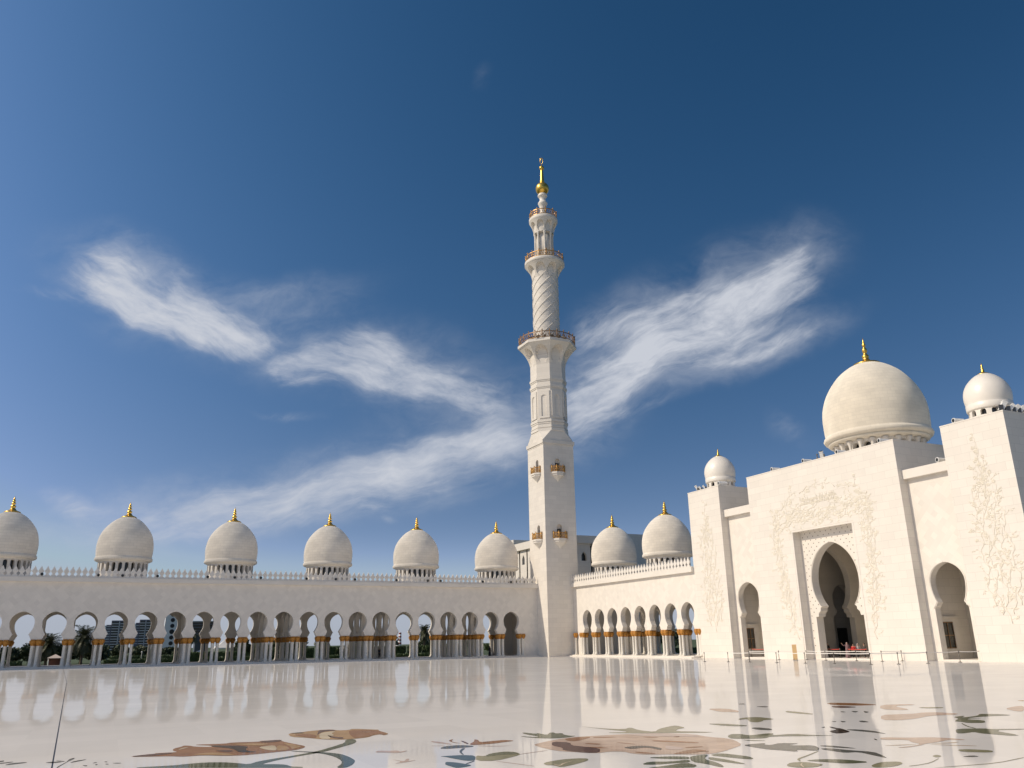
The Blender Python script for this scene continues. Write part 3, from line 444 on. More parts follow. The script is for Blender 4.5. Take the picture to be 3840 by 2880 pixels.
# ------------------------------------------------------------------ the setting
def structure(mb, name, mats, off=(0,0,0)):
    o = mb.build(name, mats, None, off); o.location = off; o['kind'] = 'structure'; return o
mb = MB(); mb.box(-175, -265, -.3, 2.0, .0, 0.0); FLOOR = structure(mb, 'floor', M['floor'])
mb = MB(); mb.face([(-6000,-3000,-.45),(6000,-3000,-.45),(6000,7000,-.45),(-6000,7000,-.45)]); structure(mb, 'ground', M['lawn'])
mb = MB(); mb.box(-130, 12.9, -.4, 3, 18, -.02); structure(mb, 'path', plain('pale_paving', (.46,.43,.38), .7, var=.08))

def flat_poly(mb, pts, z, th=.003):
    p = [Vector((x, y, z)) for x, y in pts]; tri = tessellate_polygon([p]); n = len(p)
    fs = []
    for t in tri:
        a, b, c = (p[i] for i in t)
        fs.append(t if (b-a).cross(c-a).z > 0 else t[::-1])
    mb.mesh(p, fs)
for kind, col, lv, pts in INLAY:
    # soften the traced outline
    q = []
    n = len(pts)
    for i in range(n):
        a, b = Vector(pts[i]), Vector(pts[(i+1) % n]); q += [a*.78+b*.22, a*.22+b*.78]
    mb = MB(); flat_poly(mb, [tuple(v) for v in q], .003*lv+.001); o = mb.build(kind, M['ink_'+col], FLOOR)
mb = MB(); flat_poly(mb, [(-77.155,-59.0),(-77.125,-59.0),(-75.755,-114),(-75.785,-114)], .004); mb.build('expansion_joint', M['black'], FLOOR)
mb = MB(); flat_poly(mb, [(-77.13,-59.0),(-77.10,-59.0),(-79.1,-6),(-79.13,-6)], .004); mb.build('expansion_joint', M['steel'], FLOOR)

# ------------------------------------------------------------------ arcades
SP = 3.928; LX = [-85.13 + SP*i for i in range(-4, 20)]
RSP = 4.006; RY = [8.34 + RSP*i for i in range(8)]
WT = .85
def arcade(root, off, W, cen, hb, ends, cross, back_shift, col_rng, merl):
    """W(u,d,z) -> world; ends: (u0,u1) of the facade"""
    u0, u1 = ends
    fw = lambda u, z, d: W(u, d, z)
    mb = MB(); arch_panel(mb, fw, [(c, hb, KEY) for c in cen], 12.2, WT)
    a, b = cen[0]-hb, cen[-1]+hb
    for p, q in ((u0, a), (b, u1)):
        if q-p > .02: bx(mb, W, p, 0, .2, q, WT, 12.2)
    mb.build('facade_wall', M['wing'], root, off)
    mb = MB(); arch_panel(mb, lambda u, z, d: W(u+back_shift, 12-d, z), [(c, hb, KEY) for c in cen], 12.1, WT); mb.build('rear_wall', M['wing'], root, off)
    KT = [(h*.95, z) for h, z in KEY]
    for uu in cross:
            mb = MB(); arch_panel(mb, lambda u, z, d, uu=uu: W(uu-.35+d, u, z), [(.42+3.72*(k+.5), 1.86, KT) for k in range(3)], 12.05, .7); mb.build('cross_wall', M['wing'], root, off)
    mb = MB(); bx(mb, W, u0, 1.3, 11.7, u1, 12.3, 12.15); mb.build('roof', M['asph'], root, off)
    mb = MB(); bx(mb, W, u0, -.47, 11.65, u1, .02, 12.28); bx(mb, W, u0, .02, 12.2, u1, .6, 12.29); mb.build('cornice', M['trim'], root, off)
    mb = MB(); bx(mb, W, u0, -1.15, -.1, u1, 13, .25); bx(mb, W, u0, -1.6, -.1, u1, -1.15, .11); mb.build('plinth', M['trim'], root, off)
    mb = MB(); bx(mb, W, u0, -.38, 12.28, u1, -.08, 12.40); par = mb.build('parapet', M['trim'], root, off)
    ms, sx = merl
    spare = MB(); n = 0
    for i, u in enumerate(ms):
        p = Vector(W(u, -.23, 12.40))
        if i < 100:
            o = bpy.data.objects.new('merlon', MERLON); COL.objects.link(o); o.parent = par; o.location = p-Vector(off); o.rotation_euler.z = sx
        else:
            c, s_ = math.cos(sx), math.sin(sx); t = merlon_mesh(); spare.mesh([(p.x+v[0]*c-v[1]*s_, p.y+v[0]*s_+v[1]*c, p.z+v[2]) for v in t.v], t.f)
    if spare.v: o = spare.build('merlon', M['merlon'], par, off); o['kind'] = 'stuff'
    piers = [cen[0]-hb+2*hb*i for i in range(len(cen)+1)]
    rest = []
    for i, u in enumerate(piers):
        for du in (-.35, .35):
            for d in (.13, .73):
                p = W(u+du, d, .24)
                if col_rng[0] <= u <= col_rng[1]: add_column(p, root, off)
                else: rest.append(p)
            for d in (11.27, 11.87): rest.append(W(u+du+back_shift, d, .24))
    for uu in cross:
            for d in (.42+3.72, .42+7.44):
                for e in (-.34, .34):
                    for g in (-.34, .34): rest.append(W(uu+e, d+g, .24))
    columns_mass(rest, root, off)
def bx(mb, W, u0, d0, z0, u1, d1, z1):
    p, q = W(u0, d0, z0), W(u1, d1, z1)
    mb.box(min(p[0],q[0]), min(p[1],q[1]), z0, max(p[0],q[0]), max(p[1],q[1]), z1)

oL = (-47, 0, 0)
AL = empty('arcade', oL, 'long shaded white arcade of keyhole arches with a row of domes, left of the minaret', 'arcade')
WL = lambda u, d, z: (u, d, z)
arcade(AL, oL, WL, LX, SP/2, (LX[0]-SP/2, -5.1), [x+s*5.892 for x in (-89.06, -73.35, -57.64, -41.92, -26.21) for s in (-1, 1)]+[-16.39], -.28, (-91, 0), ([-5.95-.786*i for i in range(126)], 0))
for x in (-89.06, -73.35, -57.64, -41.92, -26.21, -10.5): wing_dome((x, 6.0), AL, oL)

oR = (0, -21, 0)
AR = empty('arcade', oR, 'short sunlit arcade of eight arches between the minaret and the gatehouse', 'arcade')
WR = lambda u, d, z: (d, -u, z)
arcade(AR, oR, WR, RY, RSP/2, (3.4, 38.6), [8.34+1.5*RSP, 8.34+5.5*RSP], 1.6, (0, 99), ([4.0+.786*i for i in range(44)], PI/2))
for y in (-8.45, -24.5): wing_dome((6.0, y), AR, oR)
add_column((-.36, -4.75, .24), AR, oR)
mb = MB(); mb.box(.15, -3.3, -.1, 12, 12, 12.1); mb.box(-8.82, 11.1, -.1, .1, 12.0, 11.9); mb.box(-5.06, 2.4, -.1, -4.4, 11.1, 11.9); mb.box(-5.06, 2.0, 11.8, .1, 10.6, 12.2); mb.build('corner_wall', M['trim'], AR, oR)
mb = MB(); mb.box(.10, 1.6, .2, .16, 3.4, 3.4); mb.build('door', M['dark'], AR, oR)

# ------------------------------------------------------------------ minaret
TX, TY = -2.1, -.73
oT = (TX, TY, 0)
T = empty('minaret', oT, 'tall white marble minaret with gilded balconies and a gold finial in the courtyard corner', 'minaret')
def tb(mb, name, mat, parent=None, off=oT): return mb.build(name, mat, parent or T, off)
h = 3.19
mb = MB(); D_ = .5
mb.box(TX-h+D_, TY-h+D_, -.1, TX+h-D_, TY+h-D_, 37.4); mb.box(TX+h-D_, TY-h+D_, -.1, TX+h, TY+h, 37.5); mb.box(TX-h, TY+h-D_, -.1, TX+h-D_, TY+h, 37.5)
def shaft_side(Wf, c0, ua, ub):
    """one face of the shaft with two real door openings, D_ thick"""
    def bb(u0, z0, u1, z1):
        p, q = Wf(u0, z0, 0), Wf(u1, z1, D_); mb.box(min(p[0],q[0]), min(p[1],q[1]), z0, max(p[0],q[0]), max(p[1],q[1]), z1)
    bb(ua, -.1, c0-1.3, 37.5); bb(c0+1.3, -.1, ub, 37.5); bb(c0-1.3, -.1, c0+1.3, 20.2); bb(c0-1.3, 23.2, c0+1.3, 32.35)
    for zf in (20.2, 32.35): arch_panel(mb, Wf, [(c0, 1.3, arched(.53, zf, zf+2.05, zf+2.6, 8))], 23.2 if zf < 30 else 37.5, D_)
shaft_side(lambda u, z, d: (TX+u, TY-h+d, z), -.30, -h, h)
shaft_side(lambda u, z, d: (TX-h+d, TY-u, z), .55, -h+D_, h-D_)
mb.box(TX-h-.06, TY-h-.06, 37.5, TX+h+.06, TY+h+.06, 37.75); mb.box(TX-h-.2, TY-h-.2, 37.75, TX+h+.2, TY+h+.2, 38.4)
tb(mb, 'square_shaft', M['tower'])
def oct_ring(a, z): 
    R = a/math.cos(PI/8); return [(TX+R*math.cos(PI/8+k*PI/4), TY+R*math.sin(PI/8+k*PI/4), z) for k in range(8)]
mb = MB(); q = 3.2; S4 = [(TX+q,TY+q),(TX-q,TY+q),(TX-q,TY-q),(TX+q,TY-q)]; O8 = oct_ring(3.2, 40.5)
# skirt: four trapezoids on the sides, triangles on the corners
for k in range(4):
    c = S4[k]; i0, i1 = (2*k) % 8, (2*k+1) % 8; i2 = (2*k+2) % 8
    cc = (c[0], c[1], 38.4); nx = S4[(k+1) % 4]; nn = (nx[0], nx[1], 38.4)
    mb.face([cc, O8[i0], O8[i1]]); mb.face([cc, nn, O8[i2], O8[i1]])
tb(mb, 'skirt', M['tower'])
mb = MB(); r8 = lambda a: a/math.cos(PI/8)
mb.lathe([(r8(3.18),40.3),(r8(3.18),53.9)], 8, (TX,TY,0), sm=False, rot=PI/8)
for z0, z1, a in ((40.35,40.85,3.32),(41.0,41.25,3.26),(41.75,42.0,3.26),(42.05,42.5,3.34),(48.75,49.0,3.27),(49.0,49.45,3.36),(50.15,50.4,3.27),(50.4,50.85,3.36)):
    mb.lathe([(r8(a),z0),(r8(a),z1)], 8, (TX,TY,0), sm=False, rot=PI/8)
tb(mb, 'octagonal_shaft', M['tower'])
for k in range(8):      # blind niches
    a = k*PI/4; n_ = Vector((math.cos(a), math.sin(a), 0)); t_ = Vector((-math.sin(a), math.cos(a), 0)); c_ = Vector((TX,TY,0))
    out = arched(.5, 43.2, 46.9, 47.4, 8)
    mp = lambda u, z, d: c_ + n_*(3.33-d) + t_*u + Vector((0,0,z))
    mb = MB(); arch_panel(mb, mp, [(0, 1.1, out)], 48.2, .24); 
    mb.face([mp(-1.1,42.8,0), mp(1.1,42.8,0), mp(1.1,43.2,0), mp(-1.1,43.2,0)]); tb(mb, 'niche', M['tower'])
def flare(mb, n8, prof_r, rb, z0, z1, flat, depth_frac=.8, nu=18, nz=14):
    """flaring capital with n8 arched hollows between ribs"""
    for k in range(n8):
        vs = []; fs = []
        for j in range(nz+1):
            t = j/nz; z = z0+(z1-z0)*t; R = prof_r(t)
            for i in range(nu+1):
                u = -1+2*i/nu; a = (k + u/2)*2*PI/n8
                w = .80*math.sqrt(max(0, 1-max(0, (t-.35)/.50)**2)) if t < .85 else 0
                w *= min(1, .35+t*2.2)
                inn = abs(u) < w and t > .02
                r = max(rb, R - depth_frac*(R-rb)) if inn else R
                if flat: r = r*math.cos(PI/n8)/math.cos(u*PI/n8)
                vs.append((TX+r*math.cos(a), TY+r*math.sin(a), z))
        for j in range(nz):
            for i in range(nu): q = j*(nu+1)+i; fs.append((q, q+1, q+nu+2, q+nu+1))
        mb.mesh(vs, fs)
mb = MB(); flare(mb, 8, lambda t: r8(3.2)+(5.72-r8(3.2))*(.25*t+.75*t**2.0), r8(3.18), 53.8, 57.6, True, nu=24, nz=24)
mb.lathe([(5.6,57.55),(5.82,57.62),(5.82,58.15),(5.7,58.2)], 8, (TX,TY,0), sm=False, rot=PI/8); tb(mb, 'octagonal_capital', M['tower'])
def railing(R, z, hgt, n, posts, mat, rot=0.0, straight=None):
    mb = MB(); c = (TX, TY)
    P = lambda a, zz, r=R: Vector((c[0]+r*math.cos(a), c[1]+r*math.sin(a), zz))
    for i in range(n):
        a0, a1 = rot+2*PI*i/n, rot+2*PI*(i+1)/n
        for zz, hh in ((z+.12, .06), (z+hgt-.08, .08)):
            p, q = P(a0, zz), P(a1, zz); mb.obox((p+q)/2, (q-p)/2, Vector((0,0,hh)), ((p+q)/2-Vector((c[0],c[1],zz))).normalized()*.05)
        m_ = max(1, int(round((P(a1,0)-P(a0,0)).length/.55)))
        for j in range(m_):
            p, q = P(a0,z).lerp(P(a1,z), j/m_), P(a0,z).lerp(P(a1,z), (j+1)/m_)
            zl, zh = Vector((0,0,.15)), Vector((0,0,hgt-.15)); zm = Vector((0,0,hgt*.5))
            for s_, e_ in ((p+zl, q+zh), (p+zh, q+zl)): mb.tube([s_, e_], .03, 4, sm=False)
            mid = (p+q)/2+zm; t_ = (q-p).normalized(); mb.obox(mid, t_*.09, Vector((0,0,.09)), t_.cross(Vector((0,0,1)))*.04)
    for i in range(posts):
        p = P(rot+2*PI*i/posts, z); mb.tube([p, p+Vector((0,0,hgt+.15))], .08, 6); mb.lathe([(.03,hgt+.1),(.14,hgt+.2),(.12,hgt+.3),(.02,hgt+.42)], 8, tuple(p))
    return mb
mb = railing(5.55, 58.2, 1.35, 24, 24, None, PI/8); tb(mb, 'railing', M['bronze2'])
mb = MB(); mb.lathe([(2.62,58.1),(2.58,73.6)], 48, (TX,TY,0), cap=False)
for s in (1, -1):
    for k in range(8):
        pts = []
        for j in range(61):
            z = 58.2+15.0*j/60; a = 2*PI*k/8 + s*(z-58.2)/16.4*2*PI; pts.append((TX+2.6*math.cos(a), TY+2.6*math.sin(a), z))
        mb.tube(pts, .10 if s == 1 else .055, 5)
tb(mb, 'spiral_shaft', M['tower'])
mb = MB(); flare(mb, 8, lambda t: 2.6+1.4*(.3*t+.7*t**1.8), 2.56, 72.6, 75.5, False, nu=24, nz=22)
mb.lathe([(3.9,75.45),(4.07,75.6),(4.07,76.2),(3.95,76.3)], 48, (TX,TY,0)); tb(mb, 'round_capital', M['tower'])
mb = railing(3.85, 76.3, 1.25, 24, 16, None); tb(mb, 'railing', M['bronze'])
mb = MB(); mb.lathe([(1.45,76.2),(1.45,83.5)], 24, (TX,TY,0))
for k in range(8):
    a = PI/8+k*PI/4; mb.lathe([(.34,76.25),(.27,76.6),(.22,76.9),(.2,82.2),(.24,82.4),(.34,82.75),(.34,82.9)], 10, (TX+1.78*math.cos(a), TY+1.78*math.sin(a), 0))
tb(mb, 'colonnade', M['tower'])
mb = MB(); flare(mb, 8, lambda t: 2.02+.9*(.35*t+.65*t**1.7), 1.9, 82.8, 85.5, False, nu=24, nz=22)
mb.lathe([(2.85,85.4),(2.97,85.55),(2.97,86.15),(2.85,86.3)], 40, (TX,TY,0)); mb.lathe([(1.2,82.8),(2.02,82.82)], 24, (TX,TY,0)); tb(mb, 'round_capital', M['tower'])
mb = railing(2.8, 86.3, 1.25, 20, 10, None); tb(mb, 'railing', M['bronze'])
mb = MB(); mb.lathe(smooth_prof([(.95,86.2),(.72,87.2),(.66,88.6),(.74,89.3),(1.0,89.95),(.98,90.2),(.72,90.6),(.62,91.0),(.72,91.4),(1.0,91.75),(.98,92.05),(.85,92.3)]), 28, (TX,TY,0)); tb(mb, 'pedestal', M['smalldome'])
mb = MB(); pr = [(.3,92.1)]+[(1.41*math.cos(t), 93.6+1.45*math.sin(t)) for t in [(-1.35+2.65*i/16) for i in range(17)]]+[(.52,95.2),(.42,95.6),(.38,96.6),(.30,97.6),(.26,98.05)]
pr += [(.52*math.cos(t), 98.6+.52*math.sin(t)) for t in [(-1.1+2.2*i/8) for i in range(9)]]+[(.16,99.1),(.09,99.5),(.05,99.6)]
mb.lathe(pr, 28, (TX,TY,0)); cr = [(TX+.30*math.sin(t)*.8, TY-.30*math.sin(t)*.5, 100.3+.78*-math.cos(t)) for t in [(.35+5.55*i/24) for i in range(25)]]
mb.tube([(c[0], c[1], c[2]) for c in cr], [.03+.07*math.sin(PI*i/24) for i in range(25)], 6); tb(mb, 'finial', M['gold'])
# balconies
def balcony(face, zf):
    """half octagon balcony on a face of the shaft; face: 'x' or 'y'"""
    if face == 'y': W = lambda u, d, z: Vector((TX-.30+u, TY-h-d, z))
    else: W = lambda u, d, z: Vector((TX-h-d, TY-.55-u, z))
    pl = lambda k: [(-1.42*k,0),(-1.42*k,.25*k),(-.70*k,1.0*k),(.70*k,1.0*k),(1.42*k,.25*k),(1.42*k,0)]
    mb = MB()
    for k, z0, z1 in ((1.0, zf-.32, zf), (.88, zf-.62, zf-.32)):
        mb.prism([W(u, d, z0) for u, d in pl(k)], (0,0,z1-z0))
    tip = W(0, .02, zf-1.85); rings = []
    for t in (0, .3, .6, .85): rings.append([W(u*(1-t)**1.35, d*(1-t)**1.35, zf-.62-1.23*t) for u, d in pl(.86)])
    for a, b in zip(rings, rings[1:]):
        for i in range(5): mb.face([a[i], a[i+1], b[i+1], b[i]])
    for i in range(5): mb.face([rings[-1][i], rings[-1][i+1], tip])
    B_ = tb(mb, 'balcony', M['trim'])
    mb = MB(); pts = [W(u, d, zf) for u, d in [(-1.36,.04),(-1.36,.27),(-.67,.95),(.67,.95),(1.36,.27),(1.36,.04)]]
    for p, q in zip(pts, pts[1:]):
        L_ = (q-p).length
        for zz in (.10, .92, 1.05): mb.tube([p+Vector((0,0,zz)), q+Vector((0,0,zz))], .055, 4, sm=False)
        nn = max(1, int(L_/.22))
        for j in range(1, nn): m_ = p.lerp(q, j/nn); mb.tube([m_+Vector((0,0,.1)), m_+Vector((0,0,.95))], .03, 4, sm=False)
        for j in range(max(1, nn//2)):
            s_, e_ = p.lerp(q, j/max(1,nn//2)), p.lerp(q, (j+1)/max(1,nn//2)); mb.tube([s_+Vector((0,0,.3)), e_+Vector((0,0,.75))], .04, 4, sm=False); mb.tube([s_+Vector((0,0,.75)), e_+Vector((0,0,.3))], .04, 4, sm=False)
    for p in pts: mb.tube([p, p+Vector((0,0,1.3))], .09, 6)
    tb(mb, 'railing', M['bronze'], B_)
    mb = MB(); w_ = W(0,-1,0)-W(0,0,0); mb.prism([W(-.40, -.46, zf), W(.40, -.46, zf), W(.40, -.46, zf+1.75), W(-.40, -.46, zf+1.75)], w_*-.05)
    mb.prism([W(-.52, -.47, zf), W(.52, -.47, zf), W(.52, -.47, zf+1.85), W(-.52, -.47, zf+1.85)], w_*.02); tb(mb, 'door', M['dark'], B_)
for zf in (20.2, 32.35):
    balcony('y', zf); balcony('x', zf)
# ------------------------------------------------------------------ gatehouse
oG = (8, -63, 0)
G = empty('gatehouse', oG, 'huge sunlit white gatehouse with a deep keyhole portal, carved vines and three domes', 'gatehouse')
def gb(mb, name, mat, parent=None, off=oG): return mb.build(name, mat, parent or G, off)
WG = lambda u, z, d: (d, u, z)
YC = -63.05; ZT = 22.8
def parapet_cap(mb, x0, y0, x1, y1, z): mb.box(x0-.03, y0-.03, z, x1+.03, y1+.03, z+.12)
for y0, y1 in ((-45.45, -38.6), (-87.45, -80.6)):
    mb = MB(); mb.box(0, y0, -.1, 6.9, y1, ZT); parapet_cap(mb, 0, y0, 6.9, y1, ZT); gb(mb, 'corner_pier', M['block'])
mb = MB(); fy0, fy1 = YC-4.6, YC+4.6
mb.box(0, fy1, -.1, 2.25, -51.3, ZT); mb.box(0, -74.8, -.1, 2.25, fy0, ZT); mb.box(0, fy0, 14.78, 2.25, fy1, ZT)
mb.box(2.25, -51.6, -.1, 24, -51.3, ZT); mb.box(2.25, -74.8, -.1, 24, -67.7, ZT); mb.box(2.25, -67.7, 14.85, 24, -51.6, ZT); mb.box(16, -67.7, -.1, 24, -51.6, 14.85)
parapet_cap(mb, 0, -74.8, 24, -51.3, ZT); gb(mb, 'central_block', M['block'])
mb = MB(); arch_panel(mb, WG, [(YC, 4.6, NICHE_BIG)], 14.8, 1.1); 
for v in range(len(mb.v)): mb.v[v] = (mb.v[v][0]+1.15, mb.v[v][1], mb.v[v][2])
gb(mb, 'portal_panel', M['trim'])
# raised moulding round the keyhole
mb = MB()
for s in (-1, 1): mb.tube([(1.14, YC+s*(hh+.10), z+.04) for hh, z in NICHE_BIG[7:]], .055, 5)
for s in (-1, 1): mb.tube([(-.0, YC+s*4.85, .1), (-.0, YC+s*4.85, 15.0)], .03, 4)
mb.tube([(0, YC-4.85, 15.0), (0, YC+4.85, 15.0)], .03, 4); gb(mb, 'moulding', M['trim'])
# diamond grid of holes: solid squares with the holes' shade put into their colour
mb = MB(); pts = NICHE_BIG
def inside(u, z):
    u = abs(u)
    for (h0, z0), (h1, z1) in zip(pts, pts[1:]):
        if z0 <= z <= z1 and z1 > z0: return u < h0+(h1-h0)*(z-z0)/(z1-z0)+.28
    return z < .3 or (z < 13.5 and u < .35 and z > 13)
row = 0; z = .7
while z < 14.7:
    for i in range(-6, 7):
        u = (i+(.5 if row % 2 else 0))*.84
        if abs(u) < 4.45 and not inside(u, z): mb.box(1.138, YC+u-.058, z-.058, 1.16, YC+u+.058, z+.058)
    z += .42; row += 1
for i in range(-5, 6): mb.box(.5, YC+i*.84-.07, 14.765, .64, YC+i*.84+.07, 14.79)
gb(mb, 'hole_shade_grid', M['hole_shade'])
# hall inside the portal
KS = [(1.82,.15),(1.82,4.9),(1.6,5.0),(1.3,5.25),(.98,5.68)] + bulb(1.56, 7.1, 2.1, 1.75, 5.7, n=10)[1:]
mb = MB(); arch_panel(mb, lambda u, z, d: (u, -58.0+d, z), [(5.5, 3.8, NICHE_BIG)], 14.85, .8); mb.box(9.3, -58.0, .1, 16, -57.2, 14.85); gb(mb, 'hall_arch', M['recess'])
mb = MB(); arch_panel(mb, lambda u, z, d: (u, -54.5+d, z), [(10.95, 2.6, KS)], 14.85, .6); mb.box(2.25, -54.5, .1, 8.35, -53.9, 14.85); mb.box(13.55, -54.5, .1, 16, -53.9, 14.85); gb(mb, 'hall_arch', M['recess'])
mb = MB(); mb.box(12.5, -51.72, .15, 14.2, -51.62, 3.6); d_ = gb(mb, 'door', M['dark'])
mb = MB(); mb.box(1.15, -67.7, -.1, 16, -51.6, .15); mb.box(1.15, -51.3, -.1, 8, -45.45, .15); mb.box(1.15, -80.6, -.1, 8, -74.8, .15); gb(mb, 'threshold', M['trim'])
# recessed bays either side of the centre
for y0, y1, yc in ((-51.3, -45.45, -48.1), (-80.6, -74.8, -77.6)):
    mb = MB(); hb = min(y1-yc, yc-y0)
    mp = lambda u, z, d: (1.15+d, u, z)
    arch_panel(mb, mp, [(yc, hb, NICHE_SMALL)], 18.6, .8)
    if yc-hb-y0 > .01: mb.box(1.15, y0, .15, 1.95, yc-hb, 18.6)
    if y1-yc-hb > .01: mb.box(1.15, yc+hb, .15, 1.95, y1, 18.6)
    gb(mb, 'recessed_wall', M['wing'])
    mb = MB(); mb.box(.57, y0-.02, 18.5, 1.9, y1+.02, 19.47); mb.box(1.9, y0-.02, 18.62, 9, y1+.02, 19.2); gb(mb, 'bay_cornice', M['trim'])
    mb = MB()
    for s in (-1, 1): mb.tube([(1.14, yc+s*(hh+.10), zz+.03) for hh, zz in NICHE_SMALL[1:]], .05, 5)
    gb(mb, 'moulding', M['trim'])
# porches behind the side arches: back wall, ceiling, a framed opening in the flank seen through each arch
for y0, y1 in ((-51.3, -45.45), (-80.6, -74.8)):
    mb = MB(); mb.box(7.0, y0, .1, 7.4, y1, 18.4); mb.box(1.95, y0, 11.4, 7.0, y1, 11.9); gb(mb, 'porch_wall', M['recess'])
    ys = y1-.02
    x0, x1 = (2.0, 3.75) if y0 > -60 else (2.9, 4.45)
    mb = MB()
    mb.box(x1, ys-.16, .15, x1+.75, ys+.01, 4.15); mb.box(1.96, ys-.16, 3.8, x1, ys+.01, 4.15); mb.box(1.96, ys-.26, 4.15, x1+.85, ys+.01, 4.32); mb.box(1.96, ys-.16, .15, x1, ys+.01, 1.15)
    su = gb(mb, 'window_surround', M['trim'])
    mb = MB(); mb.box(1.96, ys-.03, 1.15, x1, ys+.005, 3.8); w = gb(mb, 'window', M['glass'])
    mb = MB()
    for k in range(4): xx = 1.98+(x1-2.0)*k/3; mb.box(xx-.03, ys-.09, 1.15, xx+.03, ys-.05, 3.8)
    for zz in (1.2, 2.45, 3.74): mb.box(1.96, ys-.10, zz-.035, x1, ys-.04, zz+.035)
    gb(mb, 'window_bars', M['bronze2'], w)
# domes
def big_dome(c):
    mb = MB(); P = [(4.95,25.85),(5.5,25.93),(5.9,26.0),(6.05,26.1),(6.05,26.24),(5.95,26.32),(6.2,26.38),(6.45,26.5),(6.56,26.74),(6.48,26.98),(6.28,27.12)]
    P += smooth_prof([(6.26,27.15),(6.33,27.9),(6.36,28.8),(6.36,29.7),(6.25,30.7),(6.03,31.6),(5.65,32.6),(5.1,33.6),(4.5,34.45),(3.85,35.2),(3.0,35.9),(2.2,36.4),(1.6,36.66)])
    mb.lathe(P, 96, c, cap=False); D = gb(mb, 'dome', M['bigdome'], None, (c[0], c[1], 22.8)); D.location = Vector((c[0], c[1], 22.8))-Vector(oG)
    mb = MB(); drum_panel(mb, (0,0), 5.1, .75, 22, -.2, 3.15, arched(.46, 1.3, 2.25, 2.72, 8))
    for k in range(22):
        a = 2*PI*k/22; mb.lathe([(.22,-.1),(.17,.2),(.15,1.9),(.17,2.2),(.24,2.55),(.36,2.85),(.44,3.05)], 10, (5.16*math.cos(a), 5.16*math.sin(a), 0))
    mb.build('drum', M['trim'], D)
    mb = MB(); mb.lathe([(4.3,-.1),(4.3,3.1)], 44, cap=False); mb.build('window_glass', M['glass'], D)
    mb = MB(); F = [(1.68,36.55),(1.74,36.68),(1.66,36.82),(1.05,36.98),(.62,37.18),(.45,37.42),(.34,37.5),(.42,37.7),(.43,37.95),(.24,38.18),(.2,38.32),(.3,38.5),(.32,38.75),(.28,38.95),(.16,39.1),(.15,39.2),(.23,39.35),(.22,39.55),(.12,39.72),(.15,39.82),(.1,39.98),(.05,40.15),(.015,40.55)]
    mb.lathe([(r, z-22.8) for r, z in F], 24); mb.build('finial', M['gold'], D)
big_dome((12, -63, 0))
def small_dome(c):
    mb = MB(); P = [(1.75,23.98),(2.0,24.02),(2.1,24.08),(2.13,24.14),(2.15,24.68),(2.10,24.72),(2.12,24.76)] + smooth_prof([(2.12,24.78),(2.2,25.3),(2.19,25.8),(2.07,26.35),(1.78,26.92),(1.36,27.4),(.92,27.75),(.52,27.95)])
    mb.lathe(P, 48, c, cap=False); D = gb(mb, 'dome', M['smalldome'], None, (c[0], c[1], 22.8)); D.location = Vector((c[0], c[1], 22.8))-Vector(oG)
    mb = MB(); drum_panel(mb, (0,0), 1.98, .3, 12, 0, 1.28, arched(.27, .60, .95, 1.2)); mb.build('drum', M['smalldome'], D)
    mb = MB(); mb.lathe([(1.62,0),(1.62,1.25)], 24, cap=False); mb.build('window_glass', M['glass'], D)
    mb = MB(); mb.lathe([(r, z-22.8) for r, z in [(.58,27.88),(.6,27.95),(.5,28.02),(.22,28.1),(.15,28.25),(.17,28.4),(.11,28.5),(.13,28.62),(.08,28.72),(.09,28.84),(.05,28.95),(.01,29.2)]], 14); mb.build('finial', M['gold'], D)
small_dome((3.45, -42, 0)); small_dome((3.45, -84, 0))

# carved vines: stems and leaves standing a few centimetres off the wall
def vine(mb, path, rnd, side=1.0, leaf=.34, amp=.25, w=.05):
    P3 = lambda u, z, d=0: (-.004-d, u, z)
    pts = []
    L_ = sum(math.dist(a, b) for a, b in zip(path, path[1:])); n = max(4, int(L_/.35)); ph = rnd.random()*6
    def at(t):
        s = t*L_
        for a, b in zip(path, path[1:]):
            l = math.dist(a, b)
            if s <= l or b is path[-1]: 
                f = min(1, s/l); return (a[0]+(b[0]-a[0])*f, a[1]+(b[1]-a[1])*f, (b[0]-a[0])/l, (b[1]-a[1])/l)
            s -= l
    for i in range(n+1):
        u, z, du, dz = at(i/n); o = amp*math.sin(ph+i*.75)+amp*.5*math.sin(ph*2+i*1.9); pts.append((u-dz*o, z+du*o))
    mb.tube([P3(u, z) for u, z in pts], [w*(1-.6*i/n) for i in range(n+1)], 5)
    def leafat(u, z, a, s):
        c, q = math.cos(a), math.sin(a); k = rnd.uniform(.30, .48)
        v = [P3(u, z), P3(u+s*(.45*c-k*q), z+s*(.45*q+k*c)), P3(u+s*c, z+s*q), P3(u+s*(.45*c+k*q), z+s*(.45*q-k*c)), P3(u+s*.5*c, z+s*.5*q, .065)]
        mb.mesh(v, [(0,1,4),(1,2,4),(2,3,4),(3,0,4)])
    def blossom(u, z, s):
        for j in range(5): leafat(u, z, j*1.256+.3, s)
    for i in range(1, n):
        if rnd.random() < .72:
            u, z = pts[i]; a = rnd.choice((-1, 1))*rnd.uniform(.5, 1.3) + math.atan2(pts[i+1][1]-z, pts[i+1][0]-u)
            l = rnd.uniform(.35, 1.15)*side; tw = [(u, z)]; 
            for j in range(4): a += rnd.uniform(-.45, .45); tw.append((tw[-1][0]+l/4*math.cos(a), tw[-1][1]+l/4*math.sin(a)))
            mb.tube([P3(*p) for p in tw], [w*.55, w*.5, w*.45, w*.4, w*.3], 4)
            for p in tw[2:]: leafat(p[0], p[1], a+rnd.uniform(-1.2, 1.2), leaf*rnd.uniform(.6, 1.15))
            if rnd.random() < .4: blossom(tw[-1][0], tw[-1][1], leaf*.75)
rnd = random.Random(3)
